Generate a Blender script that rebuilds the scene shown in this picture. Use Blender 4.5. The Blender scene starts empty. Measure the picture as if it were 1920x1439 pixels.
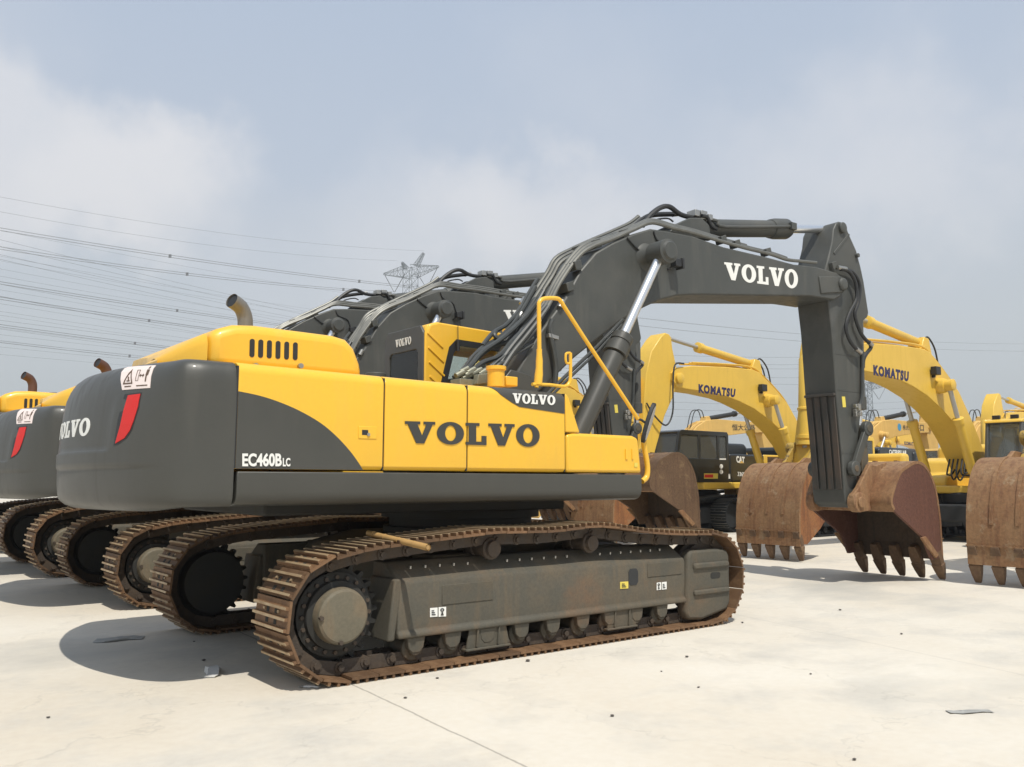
import bpy, bmesh, math, random
from mathutils import Vector, Matrix
random.seed(7)
R = math.radians
scn = bpy.context.scene
COL = scn.collection

# ------------------------------------------------------------------ camera
FPX, PITCH, ROLL, YAW = 1605.5, 0.1134, 0.0017, 0.9012
CAM = Vector((-5.3255, -7.6135, 1.5229))
_fw = Vector((math.cos(YAW)*math.cos(PITCH), math.sin(YAW)*math.cos(PITCH), math.sin(PITCH)))
_r0 = Vector((math.sin(YAW), -math.cos(YAW), 0)); _u0 = _r0.cross(_fw)
_rt = _r0*math.cos(ROLL) + _u0*math.sin(ROLL)
_up = -_r0*math.sin(ROLL) + _u0*math.cos(ROLL)
cd = bpy.data.cameras.new('camera'); cam = bpy.data.objects.new('camera', cd); COL.objects.link(cam)
cd.sensor_fit = 'HORIZONTAL'; cd.sensor_width = 36; cd.lens = FPX/1920*36
cd.clip_start = 0.1; cd.clip_end = 6000
cam.matrix_world = Matrix(((_rt.x, _up.x, -_fw.x, CAM.x), (_rt.y, _up.y, -_fw.y, CAM.y), (_rt.z, _up.z, -_fw.z, CAM.z), (0, 0, 0, 1)))
scn.camera = cam

def ray(px, py):
    return _fw + _rt*((px-960)/FPX) - _up*((py-719.5)/FPX)
def onY(px, py, Y):
    d = ray(px, py); return CAM + d*((Y-CAM.y)/d.y)
def onX(px, py, X):
    d = ray(px, py); return CAM + d*((X-CAM.x)/d.x)
def onZ(px, py, Z=0.0):
    d = ray(px, py); return CAM + d*((Z-CAM.z)/d.z)
def atD(px, py, D):
    return CAM + ray(px, py)*D
def xz(pts, Y):
    out = []
    for p in pts:
        q = onY(p[0], p[1], Y); out.append((q.x, q.z))
    return out

# the front attachment is swung a little to the right of the body: its parts are built in that turned frame
PSI = R(-3.4); PIV = Vector((.5, 0, 0))
_RI = Matrix.Rotation(-PSI, 3, 'Z'); CAMB = _RI @ (CAM-PIV)+PIV
SWING = Matrix.Translation(PIV) @ Matrix.Rotation(PSI, 4, 'Z') @ Matrix.Translation(-PIV)
def onB(px, py, Y):
    d = _RI @ ray(px, py); return CAMB + d*((Y-CAMB.y)/d.y)
def xzB(pts, Y):
    out = []
    for p in pts:
        q = onB(p[0], p[1], Y); out.append((q.x, q.z))
    return out

# ------------------------------------------------------------------ materials
def new_mat(name):
    m = bpy.data.materials.new(name); m.use_nodes = True
    nt = m.node_tree; nt.nodes.clear()
    out = nt.nodes.new('ShaderNodeOutputMaterial')
    b = nt.nodes.new('ShaderNodeBsdfPrincipled')
    nt.links.new(b.outputs[0], out.inputs[0])
    return m, nt, b
def N(nt, t, **kw):
    n = nt.nodes.new(t)
    for k, v in kw.items():
        if hasattr(n, k): setattr(n, k, v)
        else: n.inputs[k].default_value = v
    return n
def noise(nt, vec, scale, detail=4, rough=.55):
    n = N(nt, 'ShaderNodeTexNoise'); n.inputs['Scale'].default_value = scale
    n.inputs['Detail'].default_value = detail; n.inputs['Roughness'].default_value = rough
    if vec is not None: nt.links.new(vec, n.inputs['Vector'])
    return n
def ramp(nt, src, lo, hi, a=(0,0,0,1), b=(1,1,1,1)):
    r = N(nt, 'ShaderNodeValToRGB'); r.color_ramp.elements[0].position = lo; r.color_ramp.elements[1].position = hi
    r.color_ramp.elements[0].color = a; r.color_ramp.elements[1].color = b
    nt.links.new(src, r.inputs[0]); return r
def mix(nt, fac, a, b, blend='MIX'):
    m = N(nt, 'ShaderNodeMix'); m.data_type = 'RGBA'; m.blend_type = blend
    for sock, v in ((m.inputs[0], fac), (m.inputs[6], a), (m.inputs[7], b)):
        if isinstance(v, (int, float)): sock.default_value = v
        elif isinstance(v, tuple): sock.default_value = v if len(v) == 4 else (*v, 1)
        else: nt.links.new(v, sock)
    return m.outputs[2]
def coords(nt, stretch=None):
    tc = N(nt, 'ShaderNodeTexCoord')
    if stretch is None: return tc.outputs['Object']
    mp = N(nt, 'ShaderNodeMapping'); mp.inputs['Scale'].default_value = stretch
    nt.links.new(tc.outputs['Object'], mp.inputs[0]); return mp.outputs[0]

def paint(name, base, dirt, amount=.35, rough=.38, scale=1.3, streak=True, bump=.0, metallic=0., coat=.0, patch=None, spec=.5, vary=False):
    m, nt, b = new_mat(name)
    v = coords(nt)
    n1 = noise(nt, v, scale, 6, .6)
    f1 = ramp(nt, n1.outputs[0], .46, .78).outputs[0]
    sv = coords(nt, (5, 5, .5)); n2 = noise(nt, sv, 1.6, 5, .6)
    f2 = ramp(nt, n2.outputs[0], .5, .82).outputs[0]
    fm = N(nt, 'ShaderNodeMath', operation='MAXIMUM'); nt.links.new(f1, fm.inputs[0]); nt.links.new(f2, fm.inputs[1])
    fa = N(nt, 'ShaderNodeMath', operation='MULTIPLY'); fa.inputs[1].default_value = amount
    nt.links.new(fm.outputs[0] if streak else f1, fa.inputs[0])
    c = mix(nt, fa.outputs[0], base, dirt)
    if patch:
        pn = noise(nt, v, patch[2], 8, .68)
        c = mix(nt, ramp(nt, pn.outputs[0], patch[1], patch[1]+patch[3] if len(patch) > 3 else patch[1]+.06).outputs[0], c, patch[0])
    n3 = noise(nt, v, 45, 3)
    c = mix(nt, .10 if bump else .025, c, ramp(nt, n3.outputs[0], .3, .7).outputs[0], 'OVERLAY')
    if vary:
        oi = N(nt, 'ShaderNodeObjectInfo'); c = mix(nt, .55, c, ramp(nt, oi.outputs['Random'], 0, 1, (.25, .25, .25, 1), (.75, .72, .68, 1)).outputs[0], 'OVERLAY')
    nt.links.new(c, b.inputs['Base Color'])
    rr = N(nt, 'ShaderNodeMapRange'); nt.links.new(fm.outputs[0], rr.inputs[0])
    rr.inputs[3].default_value = rough; rr.inputs[4].default_value = min(1, rough+.28)
    nt.links.new(rr.outputs[0], b.inputs['Roughness'])
    b.inputs['Metallic'].default_value = metallic
    b.inputs['Coat Weight'].default_value = coat; b.inputs['Coat Roughness'].default_value = .12
    b.inputs['Specular IOR Level'].default_value = spec
    if bump:
        bp = N(nt, 'ShaderNodeBump'); bp.inputs['Strength'].default_value = bump; bp.inputs['Distance'].default_value = .01
        n4 = noise(nt, v, 28, 8, .7); nt.links.new(n4.outputs[0], bp.inputs['Height']); nt.links.new(bp.outputs[0], b.inputs['Normal'])
    return m
def plain(name, base, rough=.6, metallic=0., var=.15, scale=8):
    m, nt, b = new_mat(name)
    n1 = noise(nt, coords(nt), scale, 5)
    dk = tuple(x*(1-var) for x in base); lt = tuple(min(1, x*(1+var)) for x in base)
    nt.links.new(mix(nt, n1.outputs[0], dk, lt), b.inputs['Base Color'])
    b.inputs['Roughness'].default_value = rough; b.inputs['Metallic'].default_value = metallic
    return m

M = {}
M['yellow'] = paint('yellow_paint', (.83, .475, .035), (.64, .40, .08), .26, .34, .6, coat=.25)
M['grey'] = paint('dark_grey_paint', (.054, .054, .047), (.10, .095, .08), .25, .40, .7, coat=.12)
M['boomgrey'] = paint('boom_grey_paint', (.060, .063, .058), (.13, .125, .11), .5, .48, 1.1, patch=((.10, .10, .095), .60, .9, .2))
M['under'] = paint('undercarriage_grey', (.076, .070, .053), (.16, .115, .068), .8, .72, 1.4, bump=.15, patch=((.15, .088, .048), .54, 1.8, .25))
M['hub'] = paint('dusty_hub_cover', (.13, .115, .08), (.24, .16, .09), .7, .7, 2.5, bump=.1)
M['wear'] = paint('scuffed_wear_strip', (.05, .047, .042), (.12, .08, .055), .8, .6, 2.2, patch=((.16, .075, .04), .60, 1.2, .15))
M['dark'] = paint('grimy_black_steel', (.022, .022, .02), (.06, .05, .035), .6, .75, 3)
M['trackrust'] = paint('rusty_track_steel', (.155, .088, .046), (.29, .18, .095), .85, .62, 5, bump=.5, metallic=.25, patch=((.09, .06, .04), .58, 6, .15), vary=True)
M['trackworn'] = paint('worn_track_edge', (.44, .33, .20), (.22, .13, .07), .8, .45, 7, metallic=.4)
M['chain'] = paint('track_link_steel', (.055, .042, .032), (.11, .075, .045), .7, .72, 6, bump=.5)
def rusty(name, c1, c2, c3, c4, sc=1.0, streak=.62):
    m, nt, b = new_mat(name); v = coords(nt)
    a = noise(nt, v, 1.5*sc, 7, .65); c = mix(nt, ramp(nt, a.outputs[0], .36, .64).outputs[0], c1, c2)
    st = noise(nt, coords(nt, (9, 9, .45)), 1.5*sc, 7, .65); c = mix(nt, ramp(nt, st.outputs[0], .48, .68, (0, 0, 0, 1), (streak,)*3+(1,)).outputs[0], c, c3)
    p = noise(nt, v, 3.2*sc, 9, .72); c = mix(nt, ramp(nt, p.outputs[0], .58, .66, (0, 0, 0, 1), (.8, .8, .8, 1)).outputs[0], c, c4)
    q = noise(nt, v, 22, 6, .7); c = mix(nt, .22, c, ramp(nt, q.outputs[0], .3, .7).outputs[0], 'OVERLAY')
    nt.links.new(c, b.inputs['Base Color']); b.inputs['Roughness'].default_value = .72; b.inputs['Metallic'].default_value = .12
    bp = N(nt, 'ShaderNodeBump'); bp.inputs['Strength'].default_value = .55; bp.inputs['Distance'].default_value = .012
    nt.links.new(q.outputs[0], bp.inputs['Height']); nt.links.new(bp.outputs[0], b.inputs['Normal']); return m
M['rust'] = rusty('rusty_bucket_steel', (.225, .085, .032), (.31, .14, .052), (.10, .040, .023), (.30, .19, .10))
M['rustred'] = rusty('red_brown_plate', (.115, .050, .034), (.135, .060, .040), (.085, .036, .026), (.15, .075, .048), .8, .5)
M['rusttan'] = rusty('worn_tan_bucket_steel', (.24, .125, .058), (.29, .175, .088), (.13, .050, .026), (.34, .245, .15))
M['rustbrown'] = rusty('weathered_brown_bucket_steel', (.125, .075, .042), (.165, .10, .055), (.085, .045, .028), (.25, .165, .085))
M['inside'] = rusty('dark_bucket_inside', (.070, .048, .032), (.085, .055, .034), (.045, .032, .024), (.10, .075, .05), 1., .6)  # darker brown for the inner faces of the bucket shell
M['chrome'] = plain('chromed_rod', (.86, .86, .86), .30, 1., .03)
M['rod'] = plain('dull_cylinder_rod', (.46, .46, .45), .42, .5, .05)
M['steel'] = plain('bare_steel', (.42, .41, .38), .38, .9, .2)
M['rubber'] = plain('black_rubber', (.022, .023, .024), .5, 0, .3)
M['hose'] = plain('dark_grey_hose', (.05, .054, .052), .42, 0, .3)
M['exhaust'] = paint('grey_brown_exhaust_steel', (.20, .19, .17), (.11, .10, .085), .8, .45, 6, metallic=.25)
M['exhaustrust'] = paint('rusty_exhaust_steel', (.13, .065, .045), (.08, .045, .035), .8, .6, 8, metallic=.3)
M['red'] = plain('red_reflector', (.60, .018, .014), .55, 0, .06, 30)
M['white'] = plain('white_decal', (.78, .78, .74), .55, 0, .05)
M['pink'] = plain('pale_pink_decal', (.74, .64, .60), .5, 0, .04)
M['ink'] = plain('dark_ink', (.045, .045, .042), .6, 0, .1)
M['brownink'] = plain('brown_ink', (.10, .06, .035), .6)
M['decalyellow'] = plain('yellow_decal', (.72, .58, .10), .5)
M['letterblack'] = plain('dark_grey_lettering', (.045, .045, .040), .5)
M['letterblue'] = plain('dark_blue_lettering', (.020, .018, .085), .5)
M['cabgrey'] = plain('cab_grey', (.07, .072, .07), .5)
M['seat'] = plain('seat_fabric', (.09, .09, .085), .9)
M['kyellow'] = paint('warm_yellow_paint', (.74, .48, .065), (.48, .32, .08), .35, .42, 1.2, coat=.1)
M['klink'] = paint('dirty_yellow_link', (.45, .30, .06), (.16, .10, .04), .9, .6, 6, bump=.3, patch=((.10, .07, .04), .55, 8, .1))
M['kworn'] = plain('worn_dark_track', (.11, .108, .095), .6, .3, .3)
M['korange'] = paint('faded_orange_yellow_paint', (.68, .44, .13), (.46, .30, .10), .45, .5, 1.2)
M['black'] = paint('black_machine_paint', (.014, .016, .016), (.05, .05, .045), .35, .3, 1.5, coat=.3)
M['kdark'] = paint('near_black_undercarriage', (.016, .018, .020), (.04, .038, .035), .4, .6, 2)
M['pole'] = plain('yellowish_bamboo', (.42, .26, .10), .5, 0, .25, 12)
M['lattice'] = plain('galvanised_lattice', (.20, .22, .23), .6, .3)
M['wire'] = plain('aluminium_wire', (.19, .20, .21), .6, .2)
M['plastic'] = plain('white_scrap', (.62, .62, .60), .5)
M['scrapgrey'] = plain('grey_scrap', (.33, .33, .31), .8, 0, .4, 14)
M['stone'] = plain('dark_stone', (.10, .09, .08), .9, 0, .4)
M['soil'] = plain('dry_soil', (.33, .28, .21), .95, 0, .3)
M['grille'] = plain('brown_grille', (.10, .06, .03), .7)

def glass_mat(name, tint, alpha):
    m = bpy.data.materials.new(name); m.use_nodes = True; nt = m.node_tree; nt.nodes.clear()
    out = nt.nodes.new('ShaderNodeOutputMaterial')
    tr = nt.nodes.new('ShaderNodeBsdfTransparent'); tr.inputs[0].default_value = (*tint, 1)
    gl = nt.nodes.new('ShaderNodeBsdfGlossy'); gl.inputs['Roughness'].default_value = .03
    df = nt.nodes.new('ShaderNodeBsdfDiffuse'); df.inputs[0].default_value = (.35, .36, .33, 1)
    m1 = nt.nodes.new('ShaderNodeMixShader'); m1.inputs[0].default_value = alpha
    nt.links.new(tr.outputs[0], m1.inputs[1]); nt.links.new(df.outputs[0], m1.inputs[2])
    fr = nt.nodes.new('ShaderNodeFresnel'); fr.inputs[0].default_value = 1.5
    m2 = nt.nodes.new('ShaderNodeMixShader')
    nt.links.new(fr.outputs[0], m2.inputs[0]); nt.links.new(m1.outputs[0], m2.inputs[1]); nt.links.new(gl.outputs[0], m2.inputs[2])
    nt.links.new(m2.outputs[0], out.inputs[0]); return m
M['glass'] = glass_mat('window_glass', (.93, .96, .93), .06)
M['dustglass'] = glass_mat('dusty_window_glass', (.93, .96, .93), .20)
M['mirror'] = plain('mirror_glass', (.70, .71, .70), .35, .6, .02)
M['pipe'] = plain('grey_steel_pipe', (.15, .15, .135), .42, .3, .3)

def concrete():
    m, nt, b = new_mat('pale_concrete')
    v = coords(nt)
    big = noise(nt, v, .16, 6, .6); mid = noise(nt, v, .9, 7, .62); fine = noise(nt, v, 14, 5, .6)
    sv = coords(nt, (.35, 1.3, 1)); stre = noise(nt, sv, .8, 6, .6)
    c = mix(nt, ramp(nt, big.outputs[0], .34, .66).outputs[0], (.565, .50, .40), (.66, .62, .54))
    c = mix(nt, ramp(nt, mid.outputs[0], .50, .74).outputs[0], c, (.49, .465, .415))
    c = mix(nt, ramp(nt, stre.outputs[0], .58, .80, (0, 0, 0, 1), (.6, .6, .6, 1)).outputs[0], c, (.47, .45, .405))
    sp = noise(nt, v, 5.5, 8, .7)
    c = mix(nt, ramp(nt, sp.outputs[0], .68, .76, (0, 0, 0, 1), (.45, .45, .45, 1)).outputs[0], c, (.46, .435, .39))
    c = mix(nt, .06, c, ramp(nt, fine.outputs[0], .25, .75).outputs[0], 'OVERLAY')
    gst = noise(nt, coords(nt, (.55, 1.1, 1)), .42, 5, .55)
    c = mix(nt, ramp(nt, gst.outputs[0], .54, .70, (0, 0, 0, 1), (.80, .80, .80, 1)).outputs[0], c, (.415, .40, .36))
    rub = noise(nt, coords(nt, (3.2, .28, 1)), 1.6, 6, .7)
    c = mix(nt, ramp(nt, rub.outputs[0], .64, .74, (0, 0, 0, 1), (.35, .35, .35, 1)).outputs[0], c, (.36, .345, .31))
    crk = N(nt, 'ShaderNodeTexVoronoi'); crk.feature = 'DISTANCE_TO_EDGE'; crk.inputs['Scale'].default_value = .33
    wv = N(nt, 'ShaderNodeVectorMath', operation='MULTIPLY_ADD'); nt.links.new(noise(nt, v, .9, 5, .65).outputs['Color'], wv.inputs[0]); wv.inputs[1].default_value = (1.6, 1.6, 0); nt.links.new(v, wv.inputs[2]); nt.links.new(wv.outputs[0], crk.inputs['Vector'])
    c = mix(nt, ramp(nt, crk.outputs['Distance'], .0012, .0035, (.30, .30, .30, 1), (0, 0, 0, 1)).outputs[0], c, (.34, .32, .28))
    spk = noise(nt, v, 60, 2, .5)
    c = mix(nt, ramp(nt, spk.outputs[0], .70, .76, (0, 0, 0, 1), (.35, .35, .35, 1)).outputs[0], c, (.30, .28, .25))
    # slab joints: thin lines through measured points on the yard
    sep = N(nt, 'ShaderNodeSeparateXYZ'); nt.links.new(v, sep.inputs[0])
    wob = noise(nt, v, 2.2, 5, .7)
    def joint(A, B, width, x_or_len, strength):
        A = Vector(A[:2]); B = Vector(B[:2]); d = (B-A).normalized(); n = Vector((-d.y, d.x)); k = n.dot(A)
        comb = N(nt, 'ShaderNodeVectorMath', operation='DOT_PRODUCT'); comb.inputs[1].default_value = (n.x, n.y, 0); nt.links.new(v, comb.inputs[0])
        s = N(nt, 'ShaderNodeMath', operation='SUBTRACT'); nt.links.new(comb.outputs['Value'], s.inputs[0]); s.inputs[1].default_value = k
        wb = N(nt, 'ShaderNodeMath', operation='MULTIPLY_ADD'); nt.links.new(wob.outputs[0], wb.inputs[0]); wb.inputs[1].default_value = .05; wb.inputs[2].default_value = -.025
        s2 = N(nt, 'ShaderNodeMath', operation='ADD'); nt.links.new(s.outputs[0], s2.inputs[0]); nt.links.new(wb.outputs[0], s2.inputs[1])
        if x_or_len:   # repeat every x_or_len metres
            pp = N(nt, 'ShaderNodeMath', operation='PINGPONG'); nt.links.new(s2.outputs[0], pp.inputs[0]); pp.inputs[1].default_value = x_or_len/2
            src = pp.outputs[0]
        else:
            ab = N(nt, 'ShaderNodeMath', operation='ABSOLUTE'); nt.links.new(s2.outputs[0], ab.inputs[0]); src = ab.outputs[0]
        return ramp(nt, src, width*.5, width, (strength,)*3+(1,), (0, 0, 0, 1)).outputs[0]
    j1 = joint(onZ(690, 1298), onZ(985, 1437), .011, 0, .6)
    c = mix(nt, j1, c, (.20, .18, .15))
    j2 = joint(onZ(1400, 1157), onZ(1500, 1178), .010, 0, .30)
    nt.links.new(mix(nt, j2, c, (.24, .22, .19)), b.inputs['Base Color'])
    b.inputs['Roughness'].default_value = .82
    bp = N(nt, 'ShaderNodeBump'); bp.inputs['Strength'].default_value = .25; bp.inputs['Distance'].default_value = .01
    nt.links.new(fine.outputs[0], bp.inputs['Height']); nt.links.new(bp.outputs[0], b.inputs['Normal'])
    return m
M['concrete'] = concrete()

# ------------------------------------------------------------------ object helpers
def tag(o, label=None, cat=None, group=None, kind=None):
    if label: o['label'] = label
    if cat: o['category'] = cat
    if group: o['group'] = group
    if kind: o['kind'] = kind
    return o
def empty(name, loc=(0, 0, 0), rz=0.0):
    o = bpy.data.objects.new(name, None); COL.objects.link(o); o.location = loc; o.rotation_euler = (0, 0, rz)
    o.empty_display_size = .3
    return o
def kids(o): return [c for c in bpy.data.objects if c.parent == o]
def copy_tree(o, parent=None, cmap=None):
    if cmap is None:
        cmap = {}
        for x in bpy.data.objects:
            if x.parent: cmap.setdefault(x.parent, []).append(x)
    c = o.copy(); COL.objects.link(c); c.parent = parent
    for ch in cmap.get(o, []): copy_tree(ch, c, cmap)
    return c

class MB:
    """Collects shapes, then links them as ONE mesh object."""
    def __init__(s): s.v = []; s.f = []; s.m = []; s.cur = 0; s.cuts = []
    def cut(s): s.cuts.append((len(s.v), len(s.f))); return s
    def add(s, verts, faces):
        k = len(s.v); s.v += [tuple(p) for p in verts]; s.f += [tuple(i+k for i in f) for f in faces]; s.m += [s.cur]*len(faces)
        return s
    def box(s, x0, x1, y0, y1, z0, z1):
        return s.add([(x0,y0,z0),(x1,y0,z0),(x1,y1,z0),(x0,y1,z0),(x0,y0,z1),(x1,y0,z1),(x1,y1,z1),(x0,y1,z1)],
                     [(0,3,2,1),(4,5,6,7),(0,1,5,4),(1,2,6,5),(2,3,7,6),(3,0,4,7)])
    def obox(s, c, X, Y, Z):   # oriented box: centre and half-axis vectors
        c = Vector(c); X = Vector(X); Y = Vector(Y); Z = Vector(Z)
        vs = [c+X*a+Y*b+Z*d for d in (-1,1) for a, b in ((-1,-1),(1,-1),(1,1),(-1,1))]
        return s.add(vs, [(0,3,2,1),(4,5,6,7),(0,1,5,4),(1,2,6,5),(2,3,7,6),(3,0,4,7)])
    def prism(s, prof, y0, y1):   # profile in (x,z), extruded along y
        n = len(prof); a = 0
        for i in range(n): a += prof[i][0]*prof[(i+1) % n][1]-prof[(i+1) % n][0]*prof[i][1]
        if a < 0: prof = prof[::-1]
        if y0 > y1: y0, y1 = y1, y0
        vs = [(x, y0, z) for x, z in prof]+[(x, y1, z) for x, z in prof]
        fs = [tuple(range(n)), tuple(range(2*n-1, n-1, -1))]+[(i, i+n, (i+1) % n+n, (i+1) % n) for i in range(n)]
        return s.add(vs, fs)
    def xprism(s, prof, x0, x1):  # profile in (y,z), extruded along x
        n = len(prof); vs = [(x0, y, z) for y, z in prof]+[(x1, y, z) for y, z in prof]
        return s.add(vs, [tuple(range(n)), tuple(range(2*n-1, n-1, -1))]+[(i, i+n, (i+1) % n+n, (i+1) % n) for i in range(n)])
    def zprism(s, prof, z0, z1):  # profile in (x,y)
        n = len(prof); vs = [(x, y, z0) for x, y in prof]+[(x, y, z1) for x, y in prof]
        return s.add(vs, [tuple(range(n-1, -1, -1)), tuple(range(n, 2*n))]+[(i, (i+1) % n, (i+1) % n+n, i+n) for i in range(n)])
    def cyl(s, p0, p1, r0, r1=None, seg=20, caps=True):
        p0 = Vector(p0); p1 = Vector(p1); r1 = r0 if r1 is None else r1
        d = (p1-p0).normalized(); a = d.orthogonal().normalized(); b = d.cross(a)
        vs = []
        for p, r in ((p0, r0), (p1, r1)):
            vs += [p+(a*math.cos(2*math.pi*i/seg)+b*math.sin(2*math.pi*i/seg))*r for i in range(seg)]
        fs = [(i, (i+1) % seg, (i+1) % seg+seg, i+seg) for i in range(seg)]
        if caps: fs += [tuple(range(seg-1, -1, -1)), tuple(range(seg, 2*seg))]
        return s.add(vs, fs)
    def lathe(s, p, axis, prof, seg=32):   # prof: list of (distance along axis, radius)
        p = Vector(p); d = Vector(axis).normalized(); a = d.orthogonal().normalized(); b = d.cross(a)
        vs = []; n = len(prof)
        for t, r in prof:
            vs += [p+d*t+(a*math.cos(2*math.pi*i/seg)+b*math.sin(2*math.pi*i/seg))*r for i in range(seg)]
        fs = [(j*seg+i, j*seg+(i+1) % seg, (j+1)*seg+(i+1) % seg, (j+1)*seg+i) for j in range(n-1) for i in range(seg)]
        fs += [tuple(range(seg-1, -1, -1)), tuple(range((n-1)*seg, n*seg))]
        return s.add(vs, fs)
    def tube(s, pts, r, seg=8, smooth=4, caps=True):
        P = [Vector(p) for p in pts]
        if smooth > 1 and len(P) > 2: P = catmull(P, smooth)
        n = len(P); prev = None; vs = []
        for i, p in enumerate(P):
            t = (P[min(i+1, n-1)]-P[max(i-1, 0)]).normalized()
            if prev is None: a = t.orthogonal().normalized()
            else:
                a = prev-t*prev.dot(t); a = a.normalized() if a.length > 1e-6 else t.orthogonal().normalized()
            prev = a; b = t.cross(a)
            rr = r[i*len(r)//n] if isinstance(r, (list, tuple)) else r
            vs += [p+(a*math.cos(2*math.pi*k/seg)+b*math.sin(2*math.pi*k/seg))*rr for k in range(seg)]
        fs = [(j*seg+k, j*seg+(k+1) % seg, (j+1)*seg+(k+1) % seg, (j+1)*seg+k) for j in range(n-1) for k in range(seg)]
        if caps: fs += [tuple(range(seg-1, -1, -1)), tuple(range((n-1)*seg, n*seg))]
        return s.add(vs, fs)
    def build(s, name, mat, parent=None, bevel=0.0, smooth=True, seg=2, angle=35, off=None):
        if s.cuts:      # several separate pieces: each becomes an object of its own
            ends = [c for c in s.cuts if c[1] < len(s.f)]+[(len(s.v), len(s.f))]; v0 = f0 = 0; o = None
            for v1, f1 in ends:
                if f1 > f0:
                    p = MB(); p.v = s.v[v0:v1]; p.f = [tuple(i-v0 for i in f) for f in s.f[f0:f1]]; p.m = s.m[f0:f1]
                    o = p.build(name, mat, parent, bevel, smooth, seg, angle, off)
                v0, f0 = v1, f1
            return o
        me = bpy.data.meshes.new(name)
        vs = s.v if off is None else [(x-off[0], y-off[1], z-off[2]) for x, y, z in s.v]
        me.from_pydata(vs, [], s.f); me.validate(verbose=False)
        mats = mat if isinstance(mat, (list, tuple)) else [mat]
        for k in mats: me.materials.append(k)
        if len(mats) > 1 and len(s.m) == len(me.polygons): me.polygons.foreach_set('material_index', s.m)
        bm = bmesh.new(); bm.from_mesh(me); bmesh.ops.recalc_face_normals(bm, faces=bm.faces); bm.to_mesh(me); bm.free()
        o = bpy.data.objects.new(name, me); COL.objects.link(o)
        if smooth:
            me.polygons.foreach_set('use_smooth', [True]*len(me.polygons))
            me.set_sharp_from_angle(angle=R(angle))
        if parent is not None: o.parent = parent
        if bevel:
            bv = o.modifiers.new('bevel', 'BEVEL'); bv.width = bevel; bv.segments = seg; bv.limit_method = 'ANGLE'; bv.angle_limit = R(32)
            bv.harden_normals = False
        return o
def catmull(P, k):
    out = []
    n = len(P)
    for i in range(n-1):
        p0 = P[max(i-1, 0)]; p1 = P[i]; p2 = P[i+1]; p3 = P[min(i+2, n-1)]
        for j in range(k):
            t = j/k
            out.append(.5*((2*p1)+(p2-p0)*t+(2*p0-5*p1+4*p2-p3)*t*t+(3*p1-p0-3*p2+p3)*t**3))
    out.append(P[-1]); return out
def lerp(a, b, t): return a+(b-a)*t

# ------------------------------------------------------------------ lettering
GL = {'V': (1.0, [[(0,1),(.50,1),(.50,.87),(.41,.87),(.56,.36),(.70,.87),(.61,.87),(.61,1),(1.0,1),(1.0,.87),(.91,.87),(.63,0),(.37,0),(.09,.87),(0,.87)]]),
      'L': (.78, [[(0,1),(.50,1),(.50,.87),(.38,.87),(.38,.15),(.58,.15),(.58,.42),(.76,.42),(.76,0),(0,0),(0,.13),(.11,.13),(.11,.87),(0,.87)]]),
      'O': (.96, None)}
def slab_word(word, gap=.05):
    """bmesh of slab-serif capitals in the unit box (u,v in 0..1)."""
    bm = bmesh.new(); x = 0
    W = sum(GL[c][0] for c in word)+gap*(len(word)-1)
    for c in word:
        w, polys = GL[c]
        if c == 'O':
            n = 28; a = [bm.verts.new((x+w*.5+w*.49*math.cos(2*math.pi*i/n), .5+.52*math.sin(2*math.pi*i/n), 0)) for i in range(n)]
            b = [bm.verts.new((x+w*.5+w*.20*math.cos(2*math.pi*i/n), .5+.36*math.sin(2*math.pi*i/n), 0)) for i in range(n)]
            for i in range(n): bm.faces.new((a[i], a[(i+1) % n], b[(i+1) % n], b[i]))
        else:
            for p in polys:
                f = bm.faces.new([bm.verts.new((x+u, v, 0)) for u, v in p])
        x += w+gap
    for v in bm.verts: v.co.x /= W
    bmesh.ops.triangulate(bm, faces=bm.faces[:])
    return bm
_fontcache = {}
def font_word(text, bold=.0, shear=0., space=1.0):
    key = (text, bold, shear)
    cu = bpy.data.curves.new('lettering_curve', 'FONT'); cu.body = text; cu.size = 1; cu.offset = bold; cu.shear = shear; cu.resolution_u = 4; cu.space_character = space
    o = bpy.data.objects.new('lettering_source', cu); COL.objects.link(o)
    dg = bpy.context.evaluated_depsgraph_get(); dg.update()
    me = bpy.data.meshes.new_from_object(o.evaluated_get(dg))
    bm = bmesh.new(); bm.from_mesh(me)
    bpy.data.objects.remove(o); bpy.data.curves.remove(cu); bpy.data.meshes.remove(me)
    if len(bm.verts):
        x0 = min(v.co.x for v in bm.verts); x1 = max(v.co.x for v in bm.verts); y0 = min(v.co.y for v in bm.verts); y1 = max(v.co.y for v in bm.verts)
        for v in bm.verts: v.co.x = (v.co.x-x0)/(x1-x0); v.co.y = (v.co.y-y0)/(y1-y0); v.co.z = 0
    return bm
def poly_bm(pts):
    bm = bmesh.new(); bm.faces.new([bm.verts.new((u, v, 0)) for u, v in pts]); bmesh.ops.triangulate(bm, faces=bm.faces[:]); return bm
def strips(bm, vals):
    for v in vals: bmesh.ops.bisect_plane(bm, geom=bm.verts[:]+bm.edges[:]+bm.faces[:], plane_co=(0, v, 0), plane_no=(0, 1, 0))
    bmesh.ops.triangulate(bm, faces=bm.faces[:]); return bm
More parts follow.
